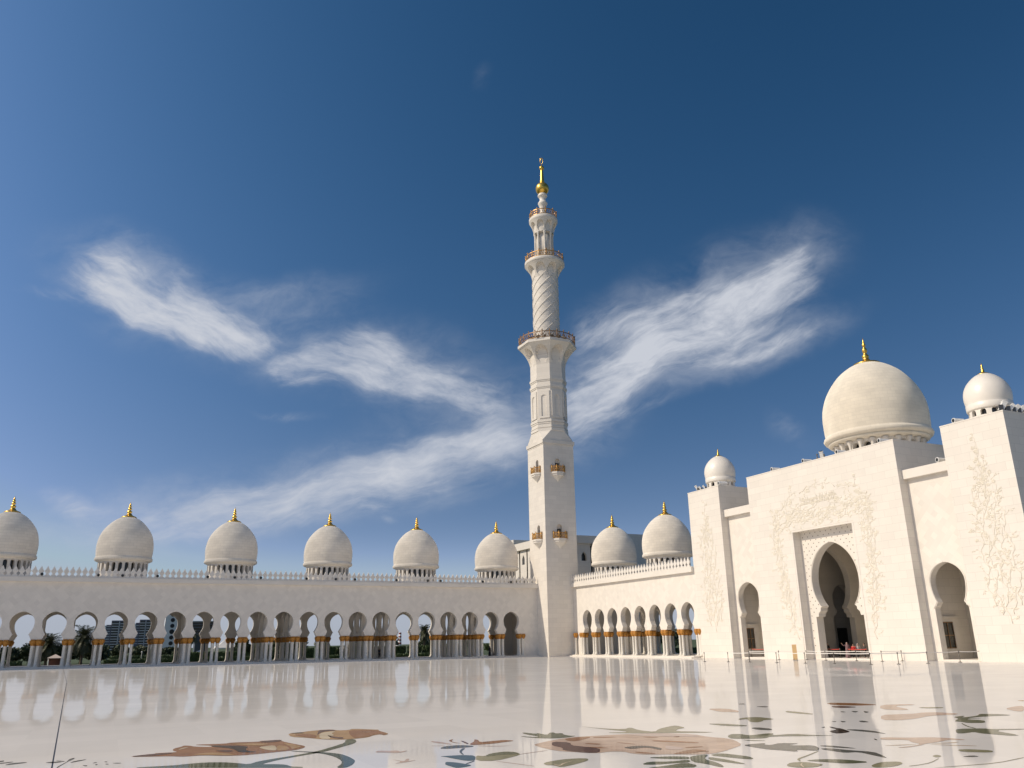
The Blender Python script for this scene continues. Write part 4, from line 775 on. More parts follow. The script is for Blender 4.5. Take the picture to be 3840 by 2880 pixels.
mb = MB()
for k in range(4):      # left climbing stems
    d = k*.45
    vine(mb, [(-57.4+.3*k, 2.2+1.4*k), (-56.9+d*.6, 6), (-56.4+d*.55, 10), (-55.9+d*.5, 14.5), (-55.9+d*.3, 17.6)], rnd)
    vine(mb, [(-69.0+.12*k, 2.2+1.6*k), (-69.2-d*.5, 6), (-69.4-d*.6, 10), (-69.6-d*.55, 14.5), (-70.2-d*.2, 17.5)], rnd)
for k in range(4):      # across the head of the portal
    vine(mb, [(-56.2-.3*k, 15.6+.55*k), (-60, 15.9+.45*k), (-64, 16.0+.4*k), (-69.8, 15.7+.55*k)], rnd)
vine(mb, [(-56.2, 17.6), (-58.2, 18.6), (-59.6, 19.7)], rnd); vine(mb, [(-70.4, 17.8), (-69, 18.8), (-67.4, 19.4), (-66.4, 19.8)], rnd); vine(mb, [(-70.0, 17.0), (-68.2, 18.0), (-67.0, 18.8)], rnd)
vine(mb, [(-60.3, 19.5), (-62.0, 19.7), (-63.3, 20.5)], rnd, .8); vine(mb, [(-66.0, 19.5), (-64.4, 19.7), (-63.5, 20.2)], rnd, .8); vine(mb, [(-57.5, 18.0), (-59.4, 17.2), (-60.2, 16.9)], rnd)
gb(mb, 'carved_vines', M['relief'])
for c, r_ in ((-42.2, random.Random(11)), (-84.2, random.Random(12))):
    mb = MB(); sg = -1
    for k in range(5):
        o = (k-2)*.75
        vine(mb, [(c+o*.9-.1, 3.4+.8*abs(k-2)), (c+o*1.0-.2, 8), (c+o*.9, 12.5), (c+o*.8+.1, 15.5), (c+o*.3+.1, 19-abs(k-2)*.7)], r_, .9, .30, .22)
    vine(mb, [(c, 15), (c+.1, 18.5), (c+.1, 21.2)], r_, .6, .28, .12); gb(mb, 'carved_vines', M['relief'])
# raised band of cursive script in two interlaced lines
mb = MB(); r_ = random.Random(5); P3 = lambda u, z: (-.012, u, z)
for base in (17.98, 18.40):
    u = -60.3
    while u > -65.9:
        w_ = r_.uniform(.16, .34)
        if r_.random() < .5: mb.tube([P3(u, base), P3(u-.02, base+.22), P3(u+.05, base+.46)], [.035,.04,.03], 4)
        st = [(u-w_*t, base+.10*math.sin(t*PI*1.6+.4)-.05*t) for t in (0,.25,.5,.75,1)]; mb.tube([P3(*p) for p in st], .036, 4)
        if r_.random() < .45: mb.tube([P3(u-w_*.5+.14*math.cos(t), base+.05+.10*math.sin(t)) for t in (3.3,4.1,4.9,5.7,6.4)], [.02,.035,.04,.035,.02], 4)
        if r_.random() < .6: mb.obox(P3(u-w_*.4, base+r_.choice((-.1,.26))), (.02,0,0), (0,.03,.03), (0,-.03,.03))
        u -= w_*.72
gb(mb, 'script_band', M['relief'])

# ------------------------------------------------------------------ prayer hall behind the corner
oP = (12, 14, 0)
H = empty('prayer_hall', oP, 'large white hall with pointed windows rising behind the minaret and corner domes', 'hall')
def hbld(mb, name, mat, parent=None): return mb.build(name, mat, parent or H, oP)
PW = lambda w, z0, zs, zt: arched(w, z0, zs, zt, 8, True)
def storey_wall(mp, cen, hb, rows, ztop, ua, ub, zlow):
    mb = MB(); z = zlow
    for z0, zs, zt, ze in rows:
        arch_panel(mb, mp, [(c, hb, PW(.58, z0, zs, zt)) for c in cen], ze, .6)
        for c in cen:
            for a, b in ((c-hb, c+hb),): mb.face([mp(a, z, 0), mp(b, z, 0), mp(b, z0, 0), mp(a, z0, 0)])
        z = ze
    for a, b in ((ua, cen[0]-hb), (cen[-1]+hb, ub)):
        mb.face([mp(a, zlow, 0), mp(b, zlow, 0), mp(b, ztop, 0), mp(a, ztop, 0)])
    return mb
rows = [(13.3,14.6,15.3,16.4),(17.5,18.5,19.3,22.3)]
mb = storey_wall(lambda u, z, d: (u, 6.5+d, z), [8.65, 12.3], 1.5, rows, 22.3, 2.8, 13.6, 0); hbld(mb, 'front_wall', M['block'])
mb = storey_wall(lambda u, z, d: (2.8+d, u, z), [11.0, 14.5, 18.0, 21.5, 25.0], 1.5, [(13.3,14.6,15.3,16.4),(17.9,19.0,19.9,22.3)], 22.3, 6.5, 30, 0); hbld(mb, 'side_wall', M['block'])
mb = MB(); mb.box(2.2, 5.9, 20.85, 13.4, 30, 22.35); hbld(mb, 'cornice', M['trim'])
mb = MB(); mb.box(3.5, 7.2, 0, 21.5, 30, 20.8); mb.box(13.5, 4.0, 0, 23.4, 20, 22.8); mb.box(9.5, 40, 6, 21, 44.2, 25.4); hbld(mb, 'upper_block', M['block'])
mb = MB(); mb.box(3.45, 7.15, 12.5, 13.4, 7.19, 20.5); mb.box(3.45, 7.2, 12.5, 3.49, 29, 20.5); hbld(mb, 'window_glass', M['glass'])
# ------------------------------------------------------------------ floodlights
def tube_lamp(name, loc, ax, label, s=1.0, group='white floodlights along the roof edges', dark=False):
    r = empty(name, loc, label, 'floodlight', group)
    ax = Vector(ax).normalized(); up = Vector((0,0,1)); sd = ax.cross(up).normalized(); up = sd.cross(ax)
    mb = MB(); n = 12; ring = lambda d, rr: [Vector((0,0,.34*s))+ax*d*s+(sd*math.cos(2*PI*k/n)+up*math.sin(2*PI*k/n))*rr*s for k in range(n)]
    R = [ring(0,.20), ring(0,.26), ring(.1,.28), ring(.12,.24), ring(1.15,.22), ring(1.2,.12)]
    for a, b in zip(R, R[1:]):
        for k in range(n): mb.face([a[k], a[(k+1)%n], b[(k+1)%n], b[k]])
    mb.face(R[-1]); mb.obox(ax*.55*s+Vector((0,0,.06*s)), sd*.09*s, ax*.2*s, Vector((0,0,.1*s)))
    mb.build('housing', M['black'] if dark else M['lampwhite'], r)
    mb = MB(); mb.face(ring(.04,.205)); mb.build('lens', M['glass'], r); return r
def box_lamp(loc, tilt, yaw, label, s=1.0):
    r = empty('floodlight', loc, label, 'floodlight', 'white floodlights along the roof edges', yaw)
    ct, st = math.cos(tilt), math.sin(tilt); ax = Vector((st, 0, ct)); ay = Vector((0,1,0)); az = Vector((ct,0,-st))
    mb = MB(); mb.obox(ax*.42*s+Vector((0,0,.08)), ay*.2*s, az*.16*s, ax*.40*s); mb.obox(ax*.78*s+Vector((0,0,.08)), ay*.23*s, az*.19*s, ax*.05*s); mb.build('housing', M['lampwhite'], r)
    mb = MB(); mb.box(-.16*s, -.26*s, 0, .16*s, -.22*s, .5*s); mb.box(-.16*s, .22*s, 0, .16*s, .26*s, .5*s); mb.box(-.16*s, -.26*s, 0, .16*s, .26*s, .04); mb.build('bracket', M['steel'], r)
    mb = MB(); mb.obox(ax*.835*s+Vector((0,0,.08)), ay*.2*s, az*.16*s, ax*.008); mb.build('lens', M['glass'], r); return r
AXL = (.97, -.25, 0)
tube_lamp('floodlight', (.45,-55.6,22.92), AXL, 'white tube floodlight on the gatehouse roof edge, nearest the left corner of its central block')
tube_lamp('floodlight', (.45,-61.1,22.92), AXL, 'white tube floodlight with a small knob post behind it on the central roof edge')
tube_lamp('floodlight', (.45,-66.5,22.92), AXL, 'white tube floodlight in front of the left end of the big dome drum')
tube_lamp('floodlight', (.45,-72.6,22.92), AXL, 'white tube floodlight in front of the big dome drum near the right roof corner')
tube_lamp('floodlight', (.45,-45.0,22.92), AXL, 'white tube floodlight in front of the small dome on the left pier', 1.15)
tube_lamp('floodlight', (.75,-50.75,19.45), AXL, 'white tube floodlight on the low cornice left of the central block', .8)
tube_lamp('floodlight', (.75,-79.1,19.45), AXL, 'white tube floodlight on the low cornice right of the central block')
tube_lamp('floodlight', (.45,-81.9,22.92), AXL, 'white tube floodlight on the outer left corner of the right pier')
r = box_lamp((.45,-64.3,22.92), -.5, .5, 'white square floodlight tilted back on a stand, left of the big dome', 1.0)
for y, l in ((-40.5, 'leftmost upright'), (-41.3, 'middle upright'), (-42.2, 'rightmost upright')):
    box_lamp((.5, y, 22.92), .5 if y > -41 else .75, 2.4, l+' white floodlight of three beside the small dome on the left pier', 1.0 if y > -41 else .75)
for i, (x, y, l) in enumerate(((.5,-86.9,'tall slanted white floodlight in front of the right pier dome'), (1.2,-87.2,'slanted white floodlight just right of the tall one on the right pier'), (2.0,-87.2,'third slanted white floodlight from the left on the right pier'), (2.8,-87.2,'fourth slanted white floodlight from the left on the right pier'), (3.7,-87.2,'white floodlight at the right edge of the right pier roof'))):
    box_lamp((x, y, 22.92), .55 if i == 0 else .8, -.6, l, 1.25 if i == 0 else 1.0)
mb = MB(); mb.lathe([(.06,0),(.06,.3),(.13,.35),(.13,.5),(.05,.55),(.05,.8),(.1,.84),(.1,.95),(.02,1.0)], 10); o = mb.build('roof_vent', M['steel']); o.location = (1.4,-62.6,22.92); tag(o, 'small dark knobbed post on the gatehouse roof left of the big dome', 'vent')
BL = [-83.61,-76.48,-73.33,-68.61,-61.58,-57.66,-53.75,-46.68,-42.0,-38.84,-31.76,-26.28,-23.95,-16.09,-10.67]
NTH = ['first','second','third','fourth','fifth','sixth','seventh','eighth','ninth','tenth','eleventh','twelfth','thirteenth','fourteenth','fifteenth']
for i, x in enumerate(BL):
    tube_lamp('floodlight', (x,-.52,12.40), (0,1,0), 'small black floodlight among the merlons of the long arcade, %s from the left' % NTH[i], .72, 'black floodlights between the merlons', True)
for k in range(6):
    a = PI/8+PI*1.0+k*.30; tube_lamp('floodlight', (TX+5.0*math.cos(a), TY+5.0*math.sin(a), 58.3), (-math.cos(a),-math.sin(a),.5), 'black floodlight behind the gilded rail of the octagonal minaret balcony', 1.0, 'floodlights on the minaret balcony', True)

# ------------------------------------------------------------------ stanchions and board
STN = [((-12.3,-55.05),(-11.5,-58.2),'w','first post from the left'), ((-11.5,-58.2),(-11.3,-61.5),'w','second post from the left'), ((-11.3,-61.5),(-11.25,-65.6),'w','third post, before the left keyhole arch'),
 ((-11.25,-65.6),(-11.0,-69.35),'w','fourth post, left of the tan board'), ((-11.0,-69.35),(-10.9,-73.1),'w','fifth post, right of the tan board'), ((-10.9,-73.1),(-11.3,-77.8),'w','sixth post, before the middle of the portal'),
 ((-11.3,-77.8),(-8.9,-78.8),'w','seventh post, at the right edge of the portal'), ((-8.9,-78.8),(-5.75,-79.4),'w','eighth post, on blank wall right of the portal'), ((-5.75,-79.4),(-1.6,-79.6),'w','ninth post, left of the right keyhole arch'),
 ((-1.6,-79.6),(.6,-80.3),'w','tenth post, before the right keyhole arch'), ((.6,-80.3),None,'w','eleventh post, beside the right keyhole arch jamb')]
SG = 'belt posts across the courtyard'
def stanchion(p, q, z, col, label):
    r = empty('stanchion', (p[0], p[1], z), label, 'belt post', SG)
    mb = MB(); mb.lathe([(.17,0),(.17,.02),(.12,.04),(.035,.06)], 18); mb.build('base', M['steel'], r)
    mb = MB(); mb.lathe([(.032,.05),(.032,.93)], 10); mb.build('pole', M['steel'], r)
    mb = MB(); mb.lathe([(.05,.90),(.055,.92),(.055,1.02),(.04,1.05)], 12); mb.build('cap', M['steel'], r)
    if q:
        d = Vector((q[0]-p[0], q[1]-p[1], 0)); n_ = d.cross(Vector((0,0,1))).normalized()*.008; mb = MB(); N_ = 10
        for i in range(N_):
            a, b = i/N_, (i+1)/N_; za, zb = .97-.16*a*(1-a), .97-.16*b*(1-b)
            A_, B_ = d*a, d*b; w = Vector((0,0,.034)); A_ = Vector((A_.x,A_.y,za)); B_ = Vector((B_.x,B_.y,zb))
            mb.obox((A_+B_)/2, (B_-A_)/2, n_, w)
        mb.build('belt', M['belt'] if col == 'w' else M['redbelt'], r)
    return r
for p, q, c, l in STN: stanchion(p, q, 0, c, 'belt post with white belt, front row: '+l)
REAR = [((-4.0,-53.0),(-2.4,-56.4),'first of the rear row, before the left keyhole arch'), ((-2.4,-56.4),(-.6,-59.0),'second of the rear row, left of the tan board'), ((-.6,-59.0),(-1.9,-63.2),'third of the rear row, right of the tan board'),
 ((-1.9,-63.2),(-2.2,-67.8),'fourth of the rear row, inside the portal view'), ((-2.2,-67.8),(-2.4,-71.3),'fifth of the rear row, at the right portal jamb'), ((-2.4,-71.3),(-.3,-72.0),'sixth of rear row, right of the portal'), ((-.3,-72.0),None,'last of rear row, close to the wall')]
for p, q, l in REAR: stanchion(p, q, 0, 'w', 'belt post with white belt, '+l)
for p, q, l in (((2.7,-59.3),(2.5,-61.2),'inside the portal at its left jamb'), ((2.5,-61.2),None,'inside the portal left of the people'), ((2.2,-62.6),(2.0,-65.6),'inside the portal at the right of the group'), ((2.0,-65.6),None,'inside the portal at its right jamb'), ((2.4,-46.2),(2.0,-49.6),'inside the left keyhole arch'), ((2.0,-49.6),None,'at the right of the left keyhole arch')):
    stanchion(p, q, .15, 'r', 'belt post with red belt '+l if q else 'belt post ending a red belt '+l)
B_ = empty('notice_board', (-3.3,-60.0,0), 'tall narrow tan board standing on a foot left of the portal', 'board', None, .785)
mb = MB(); mb.box(-.03,-.24,.05,.03,.24,1.72); mb.build('panel', plain('tan_board', (.62,.42,.20), .5, var=.04), B_)
mb = MB(); mb.box(-.2,-.26,0,.2,.26,.03); mb.box(-.05,-.2,.03,.05,-.16,.2); mb.box(-.05,.16,.03,.05,.2,.2); mb.build('foot', M['steel'], B_)
# ------------------------------------------------------------------ people
SKIN = plain('skin', (.36,.21,.14), .55); HAIR = plain('dark_hair', (.02,.016,.014), .6)
def skinned(name, V, Eg, R, mat, parent=None, sub=2):
    me = bpy.data.meshes.new(name); me.from_pydata(V, Eg, []); me.materials.append(mat); o = bpy.data.objects.new(name, me); COL.objects.link(o); o.parent = parent
    md = o.modifiers.new('skin', 'SKIN'); md.use_smooth_shade = True
    if not me.skin_vertices: me.skin_vertices.new()
    for i, r in enumerate(R): me.skin_vertices[0].data[i].radius = (r, r)
    me.skin_vertices[0].data[0].use_root = True
    s = o.modifiers.new('sub', 'SUBSURF'); s.levels = sub; s.render_levels = sub
    return o
def person(loc, yaw, h, label, top, legs, head='hair', robe=False, arms=('down','down'), headcol=None):
    """standing figure facing local +X; one continuous body, clothing as children"""
    k = h/1.72
    V = []; E_ = []; R = []
    def add(p, r, par=None):
        V.append(tuple(c*k for c in p)); R.append(r*k); i = len(V)-1
        if par is not None: E_.append((par, i))
        return i
    pel = add((0,0,.93), .13); wst = add((0,0,1.08), .115, pel); ch = add((0,0,1.28), .14, wst); nk = add((.0,0,1.45), .055, ch); hd0 = add((.015,0,1.53), .07, nk); hd1 = add((.02,0,1.62), .095, hd0); add((.01,0,1.70), .065, hd1); add((.105,0,1.585), .018, hd1)
    J = {}
    for s, n in ((1,'l'), (-1,'r')):
        hp = add((0,.09*s,.86), .09, pel); kn = add((.02,.095*s,.48), .058, hp); an = add((-.01,.1*s,.09), .04, kn); add((.13,.11*s,.03), .035, an)
        sh = add((0,.185*s,1.39), .06, ch); a = arms[0 if s == 1 else 1]
        if a == 'down': el = (-.02,.235*s,1.13); wr = (.07,.24*s,.90); hd = (.1,.235*s,.82)
        elif a == 'up': el = (.18,.36*s,1.35); wr = (.30,.50*s,1.50); hd = (.33,.54*s,1.58)
        else: el = (.02,.25*s,1.14); wr = (.24,.12*s,1.16); hd = (.31,.07*s,1.19)
        e = add(el, .045, sh); w = add(wr, .032, e); m_ = add(hd, .034, w); J[n] = (el, wr, hd)
        dv = Vector(hd)-Vector(wr); dv.normalize(); sd = Vector((.6,.3*s,.2)).cross(dv).normalized()
        for f in range(4): 
            b = Vector(hd)+sd*(-.026+.0175*f); e1 = b+dv*.045; e2 = e1+dv*(.035-.006*abs(f-1.5)); i1 = add(tuple(e1), .009, m_); add(tuple(e2+Vector((.01,0,0))), .008, i1)
        add(tuple(Vector(hd)-sd*.05+dv*.02), .010, m_)
    o = skinned('person', V, E_, R, SKIN); o.location = loc; o.rotation_euler.z = yaw; tag(o, label, 'person')
    sc_ = lambda p: tuple(c*k for c in p)
    if robe:
        mb = MB(); n = 24; pr = [(.25,.30,.03),(.22,.27,.3),(.20,.23,.6),(.185,.215,.9),(.165,.20,1.1),(.165,.21,1.28),(.15,.22,1.38),(.09,.13,1.46),(.06,.07,1.5)]
        rings = [[(a*math.cos(2*PI*i/n)*(1+.06*math.cos(8*PI*i/n)*(1.3-z)), b*math.sin(2*PI*i/n)*(1+.06*math.cos(10*PI*i/n)*(1.3-z)), z) for i in range(n)] for a, b, z in pr]
        for p, q in zip(rings, rings[1:]):
            for i in range(n): mb.face([sc_(p[i]), sc_(p[(i+1)%n]), sc_(q[(i+1)%n]), sc_(q[i])], 0, True)
        mb.build('robe', top, o)
    else:
        skinned('trousers', [sc_(p) for p in ((0,0,.93),(0,.09,.84),(.02,.095,.48),(-.01,.1,.08),(0,-.09,.84),(.02,-.095,.48),(-.01,-.1,.08))], [(0,1),(1,2),(2,3),(0,4),(4,5),(5,6)], [x*k for x in (.155,.115,.085,.07,.115,.085,.07)], legs, o)
        skinned('shirt', [sc_(p) for p in ((0,0,.86),(0,0,1.08),(0,0,1.28),(0,0,1.43))], [(0,1),(1,2),(2,3)], [x*k for x in (.165,.155,.175,.08)], top, o)
    for n in ('l','r'):
        el, wr, hd = J[n]; s = 1 if n == 'l' else -1
        skinned('sleeve', [sc_(p) for p in ((0,.14*s,1.38),(0,.19*s,1.385),el,wr)], [(0,1),(1,2),(2,3)], [x*k for x in (.075,.078,.062,.05)], top, o)
    if head == 'hair': skinned('hair', [sc_(p) for p in ((-.03,0,1.56),(-.02,0,1.65),(.02,0,1.71))], [(0,1),(1,2)], [x*k for x in (.075,.098,.075)], HAIR, o)
    else: skinned('headscarf', [sc_(p) for p in ((-.03,0,1.40),(-.025,0,1.52),(-.02,0,1.63),(.01,0,1.71))], [(0,1),(1,2),(2,3)], [x*k for x in (.14,.10,.105,.08)], headcol or top, o)
    return o
cl = lambda n, c: plain(n, c, .8, var=.06, scale=8)
person((2.9,-61.95,.15), -2.4, 1.72, 'person in a long mauve robe and pale headscarf raising one arm under the portal', cl('mauve_robe',(.20,.12,.125)), None, 'scarf', True, ('down','up'), cl('pale_scarf',(.36,.28,.28)))
person((3.0,-62.75,.15), -2.6, 1.55, 'person in a bright red top beside the raised arm under the portal', cl('red_top',(.55,.02,.02)), cl('black_trousers',(.02,.02,.022)), 'hair', False, ('fold','down'))
person((3.5,-62.95,.15), -2.2, 1.60, 'person in a pale grey top standing just behind the red top', cl('grey_top',(.42,.40,.40)), cl('dark_trousers',(.03,.03,.035)), 'scarf', False, ('down','down'), cl('grey_scarf',(.38,.36,.36)))
person((5.0,-56.9,.15), -2.0, 1.70, 'person in black clothes standing in the shade at the left jamb of the portal', cl('black_shirt',(.02,.02,.02)), cl('black_jeans',(.02,.02,.024)))
person((4.2,-57.55,.15), -2.6, 1.15, 'child in an orange top and pale trousers at the left jamb of the portal', cl('orange_top',(.75,.30,.02)), cl('pale_trousers',(.40,.42,.44)))
person((3.3,-64.05,.15), 2.6, 1.62, 'person in dark clothes half hidden at the right jamb of the portal', cl('charcoal_shirt',(.06,.055,.05)), cl('charcoal_trousers',(.025,.025,.025)))
person((-13.9,1.8,.25), -1.2, 1.68, 'person in a black robe and scarf between the last arcade columns left of the minaret', cl('black_robe',(.012,.012,.014)), None, 'scarf', True)
person((-32.5,5.6,.25), -1.8, 1.72, 'person in dark clothes walking deep inside the long arcade', cl('navy_shirt',(.02,.022,.03)), cl('navy_trousers',(.02,.02,.025)))

# ------------------------------------------------------------------ garden and far things
def leaf_cloud(mb, blobs, n, size, rnd, m=0, flat=.0):
    tot = sum(b[3]*b[4]*b[5] for b in blobs)
    for cx, cy, cz, rx, ry, rz in blobs:
        for i in range(int(n*rx*ry*rz/tot)):
            while True:
                d = Vector((rnd.uniform(-1,1), rnd.uniform(-1,1), rnd.uniform(-1,1)))
                if .15 < d.length < 1: break
            d *= (d.length**-.45)
            p = Vector((cx+d.x*rx, cy+d.y*ry, cz+d.z*rz)); s = size*rnd.uniform(.6, 1.4)
            a = Vector((rnd.gauss(0,1), rnd.gauss(0,1), rnd.gauss(0,1))).normalized(); b = a.orthogonal().normalized(); c = a.cross(b)
            mb.face([p-b*s, p-c*s*.55, p+b*s, p+c*s*.55], m)
def tree(loc, h, r, label, mat, seed, n=1500, leaf=.28, trunk=.16, group='trees in the garden behind the arcade', name='tree', cat='tree'):
    rnd = random.Random(seed); t = empty(name, loc, label, cat, group)
    mb = MB(); th = h*.45; mb.tube([(0,0,-.4),(r*.04,0,th*.5),(0,r*.03,th),(r*.05,0,h*.75)], [trunk*h*.09, trunk*h*.07, trunk*h*.055, .03], 7)
    blobs = []
    for i in range(9):
        a = rnd.uniform(0, 2*PI); d = rnd.uniform(.15, .7)*r; z = rnd.uniform(.42, .86)*h; q = rnd.uniform(.28, .5)*r
        blobs.append((d*math.cos(a), d*math.sin(a), z, q, q, q*rnd.uniform(.55,.9))); mb.tube([(0,0,th*.7), (d*.5*math.cos(a), d*.5*math.sin(a), (th*.7+z)/2+.1*h), (d*math.cos(a), d*math.sin(a), z)], [trunk*h*.04, trunk*h*.025, .02], 5)
    mb.build('trunk', M['bark'], t); mb = MB(); leaf_cloud(mb, blobs+[(0,0,h*.68,r*.5,r*.5,h*.26)], n, leaf, rnd); mb.build('crown', mat, t, fix=False); return t
def palm(loc, h, spread, label, seed, group='palms behind the arcade', nf=46, skirt=True):
    rnd = random.Random(seed); t = empty('palm_tree', loc, label, 'palm', group)
    mb = MB(); mb.lathe([(.34,-.4),(.28,.2)]+[(.24+.03*((i % 2)), .2+(h-.2)*i/18) for i in range(1,19)]+[(.30,h),(.1,h+.3)], 10, sm=False); mb.build('trunk', M['bark'], t)
    mb = MB()
    for i in range(nf):
        az = 2.39996*i+rnd.uniform(-.2,.2); el = math.radians(82-(150 if skirt else 110)*(i/nf)**.9+rnd.uniform(-6,6)); L_ = spread*rnd.uniform(.85,1.1)*(.8 if el < -.7 else 1)
        p = Vector((0,0,h+.15)); e = el; pts = [p.copy()]; N_ = 9
        for j in range(N_):
            p = p + Vector((math.cos(az)*math.cos(e), math.sin(az)*math.cos(e), math.sin(e)))*L_/N_; e -= .13*(1.2 if e > -1.2 else 0); pts.append(p.copy())
        sd = Vector((-math.sin(az), math.cos(az), 0))
        mb.tube(pts, [.045*(1-.8*j/N_) for j in range(N_+1)], 3, sm=False)
        for j in range(1, N_+1):
            for f in (0, .5):
                q = pts[j-1].lerp(pts[j], 1-f); tn = (pts[j]-pts[j-1]).normalized(); up = sd.cross(tn); ll = L_*.27*math.sin(PI*min(1,(j-f+.8)/(N_+1.2)))**.7
                for s in (-1, 1):
                    v = (sd*s*.85+tn*.6-up*.25*rnd.uniform(.3,1.5)).normalized()*ll; mb.face([q, q+tn*.10+v*.5, q+v, q-tn*.08+v*.45])
    mb.build('crown', M['palm'], t, fix=False); return t
palm((-84.4,58,-.4), 3.6, 3.1, 'dark bushy palm seen through the second arch from the left', 1, nf=110)
palm((-78.2,60,-.4), 4.9, 3.6, 'dark spreading palm with bare trunk seen through the third arch from the left', 2, nf=100)
palm((-1.4,70,-.4), 5.6, 2.7, 'single palm standing above a hedge near the right end of the long arcade', 3, nf=64)
palm((-8.4,95,-.4), 4.2, 2.2, 'smaller faint palm left of the single palm near the chimney', 4, nf=34)
palm((-55,90,-.4), 5.2, 2.2, 'slim palm showing beside the white tent behind the arcade', 5, nf=34)
rt = random.Random(21)
TS = [(-82.2,66,4.2,3.2,0),(-76.2,68,4.0,3.2,0),(-78.8,72,4.4,3.4,0),(-87,62,3.6,2.8,0),(-91,64,3.4,2.6,1),(-94.5,60,3.4,2.8,0),(-93,70,3.6,3.0,0),(-89,80,4.0,3.2,0),(-86.5,72,3.2,2.4,0),(-81.0,74,3.6,2.6,0),(-96,66,3.8,3,1),(-75,88,4.0,3.0,1),(-71,95,3.4,2.8,0),(-66,92,3.6,2.6,1),(-60,85,3.2,2.6,0),(-46.5,62,5.2,2.2,0),(-41,105,4.4,3.0,1),(-33,120,5.0,3.6,1),(-27,125,5.5,4.0,1),(-20,130,5.0,3.6,0),(-13,128,4.6,3.4,1),(-6,110,4.4,3.2,0),(1.5,80,3.8,2.4,0),(5,120,5.2,3.6,1),(12,100,4.2,3.0,0),(20,90,4.6,3.2,1)]
KT = ['dark rounded tree','grey green loose tree']
SEEN = ['left palm trunk','right palm trunk','two dark palms','pavilion left side','first arch left side','left end of arcade','far left edge of the arcade','first arch','pavilion','second palm','leftmost arch','first residential tower','second residential tower','white pylon','white pylon right side','dark office block','white tent','tent right side','van','white bench','thin blossom tree','chimney','single palm','second tent','last arches','minaret base']
for i, (x, y, hh, r, kd) in enumerate(TS):
    tree((x, y, -.4), hh, r, '%s in the garden, seen near the %s' % (KT[kd], SEEN[i]), M['leaf'] if kd == 0 else M['leaf2'], 40+i, n=1700, leaf=.30)
for i, (x, y, hh, r, l) in enumerate(((52,22,5.2,4.0,'leafy dark tree seen through the seventh arch of the short arcade'), (60,30,5.6,4.4,'leafy tree right of centre behind the short arcade'), (68,20,5.0,4.2,'leafy tree seen through the eighth arch of the short arcade'), (80,45,6.0,5.0,'farther leafy tree behind the short arcade'), (47,34,5.0,3.8,'leafy tree seen beside the sixth arch of the short arcade'))):
    tree((x, y, -.4), hh, r, l, M['leaf'], 80+i, n=1800, leaf=.3, group='trees behind the short arcade')
tree((-28.6,40,-.4), 5.2, 1.6, 'thin tree with pale blossom seen through the middle arches', M['blossom'], 71, n=420, leaf=.16, trunk=.08, group='blossom trees', name='blossom_tree')
tree((-1.2,44,-.4), 3.9, 1.3, 'small tree with pale blossom in front of the single palm', M['blossom'], 72, n=260, leaf=.15, trunk=.08, group='blossom trees', name='blossom_tree')
tree((.8,36,-.3), 2.8, .95, 'round clipped topiary tree on a thin stem near the black robed person', M['hedge'], 73, n=900, leaf=.12, trunk=.10, group='clipped trees', name='topiary_tree')
# clipped hedges
def hedge(x0, y0, x1, y1, h, label, seed):
    rnd = random.Random(seed); r = empty('hedge', ((x0+x1)/2, (y0+y1)/2, -.45), label, 'hedge', 'clipped hedges in the garden'); a, b = (x1-x0)/2, (y1-y0)/2
    mb = MB(); mb.box(-a+.12, -b+.12, 0, a-.12, b-.12, h-.1); mb.build('stems', M['bark'], r)
    mb = MB(); N_ = int(min(2600, 60*(4*a*h+4*a*b+4*b*h)))
    for i in range(N_):
        f = rnd.random()*(4*a*h+4*a*b+4*b*h)
        if f < 4*a*h: p = Vector((rnd.uniform(-a,a), rnd.choice((-b,b)), rnd.uniform(0,h)))
        elif f < 4*a*h+4*b*h: p = Vector((rnd.choice((-a,a)), rnd.uniform(-b,b), rnd.uniform(0,h)))
        else: p = Vector((rnd.uniform(-a,a), rnd.uniform(-b,b), h))
        p += Vector((rnd.gauss(0,.04), rnd.gauss(0,.04), rnd.gauss(0,.04))); s = rnd.uniform(.10,.2)
        q = Vector((rnd.gauss(0,1), rnd.gauss(0,1), rnd.gauss(0,1))).normalized(); u = q.orthogonal().normalized(); w = q.cross(u); mb.face([p-u*s, p-w*s*.6, p+u*s, p+w*s*.6])
    mb.box(-a+.1,-b+.1,0,a-.1,b-.1,h-.06)
    mb.build('foliage', M['hedge'], r, fix=False)
HS = [(-74,46,-63,49,.9,'long low bright hedge below the two residential towers'),(-73,54,-58,57,1.5,'long darker hedge tier behind the low bright one'),(-57,44,-47,47,1.0,'low hedge in front of the white pylon'),(-58,60,-46,62,1.9,'mid height hedge right of the white pylon'),(-46,66,-38,69,2.3,'tall dark hedge below the white tent'),
 (-36,72,-32.5,75,2.3,'clipped block hedge left of the van'),(-33.5,66,-30,69,2.3,'clipped block hedge right of the van'),(-28,70,-24,73,2.5,'tall clipped block behind the white bench'),(-23,72,-20,75,2.5,'clipped block hedge left of the blossom tree'),(-19,68,-16,71,2.4,'clipped block hedge right of the blossom tree'),(-14.6,70,-11.6,73,2.4,'clipped block hedge below the second tent'),
 (-10.5,66,-7.6,69,2.4,'clipped block hedge left of the chimney'),(-6.2,66,-3.6,69,2.4,'clipped block hedge under the single palm left side'),(-2.4,66,.6,69,2.4,'clipped block hedge under the single palm right side'),(2,62,5,65,2.4,'clipped block hedge near the topiary tree'),(-30,52,-2,54,.8,'very long low hedge along the garden path'),(-95,50,-88,52,.9,'low dark hedge at the far left'),(38,18,64,20,1.1,'low hedge line behind the short arcade')]
for i, a in enumerate(HS): hedge(*a, 100+i)
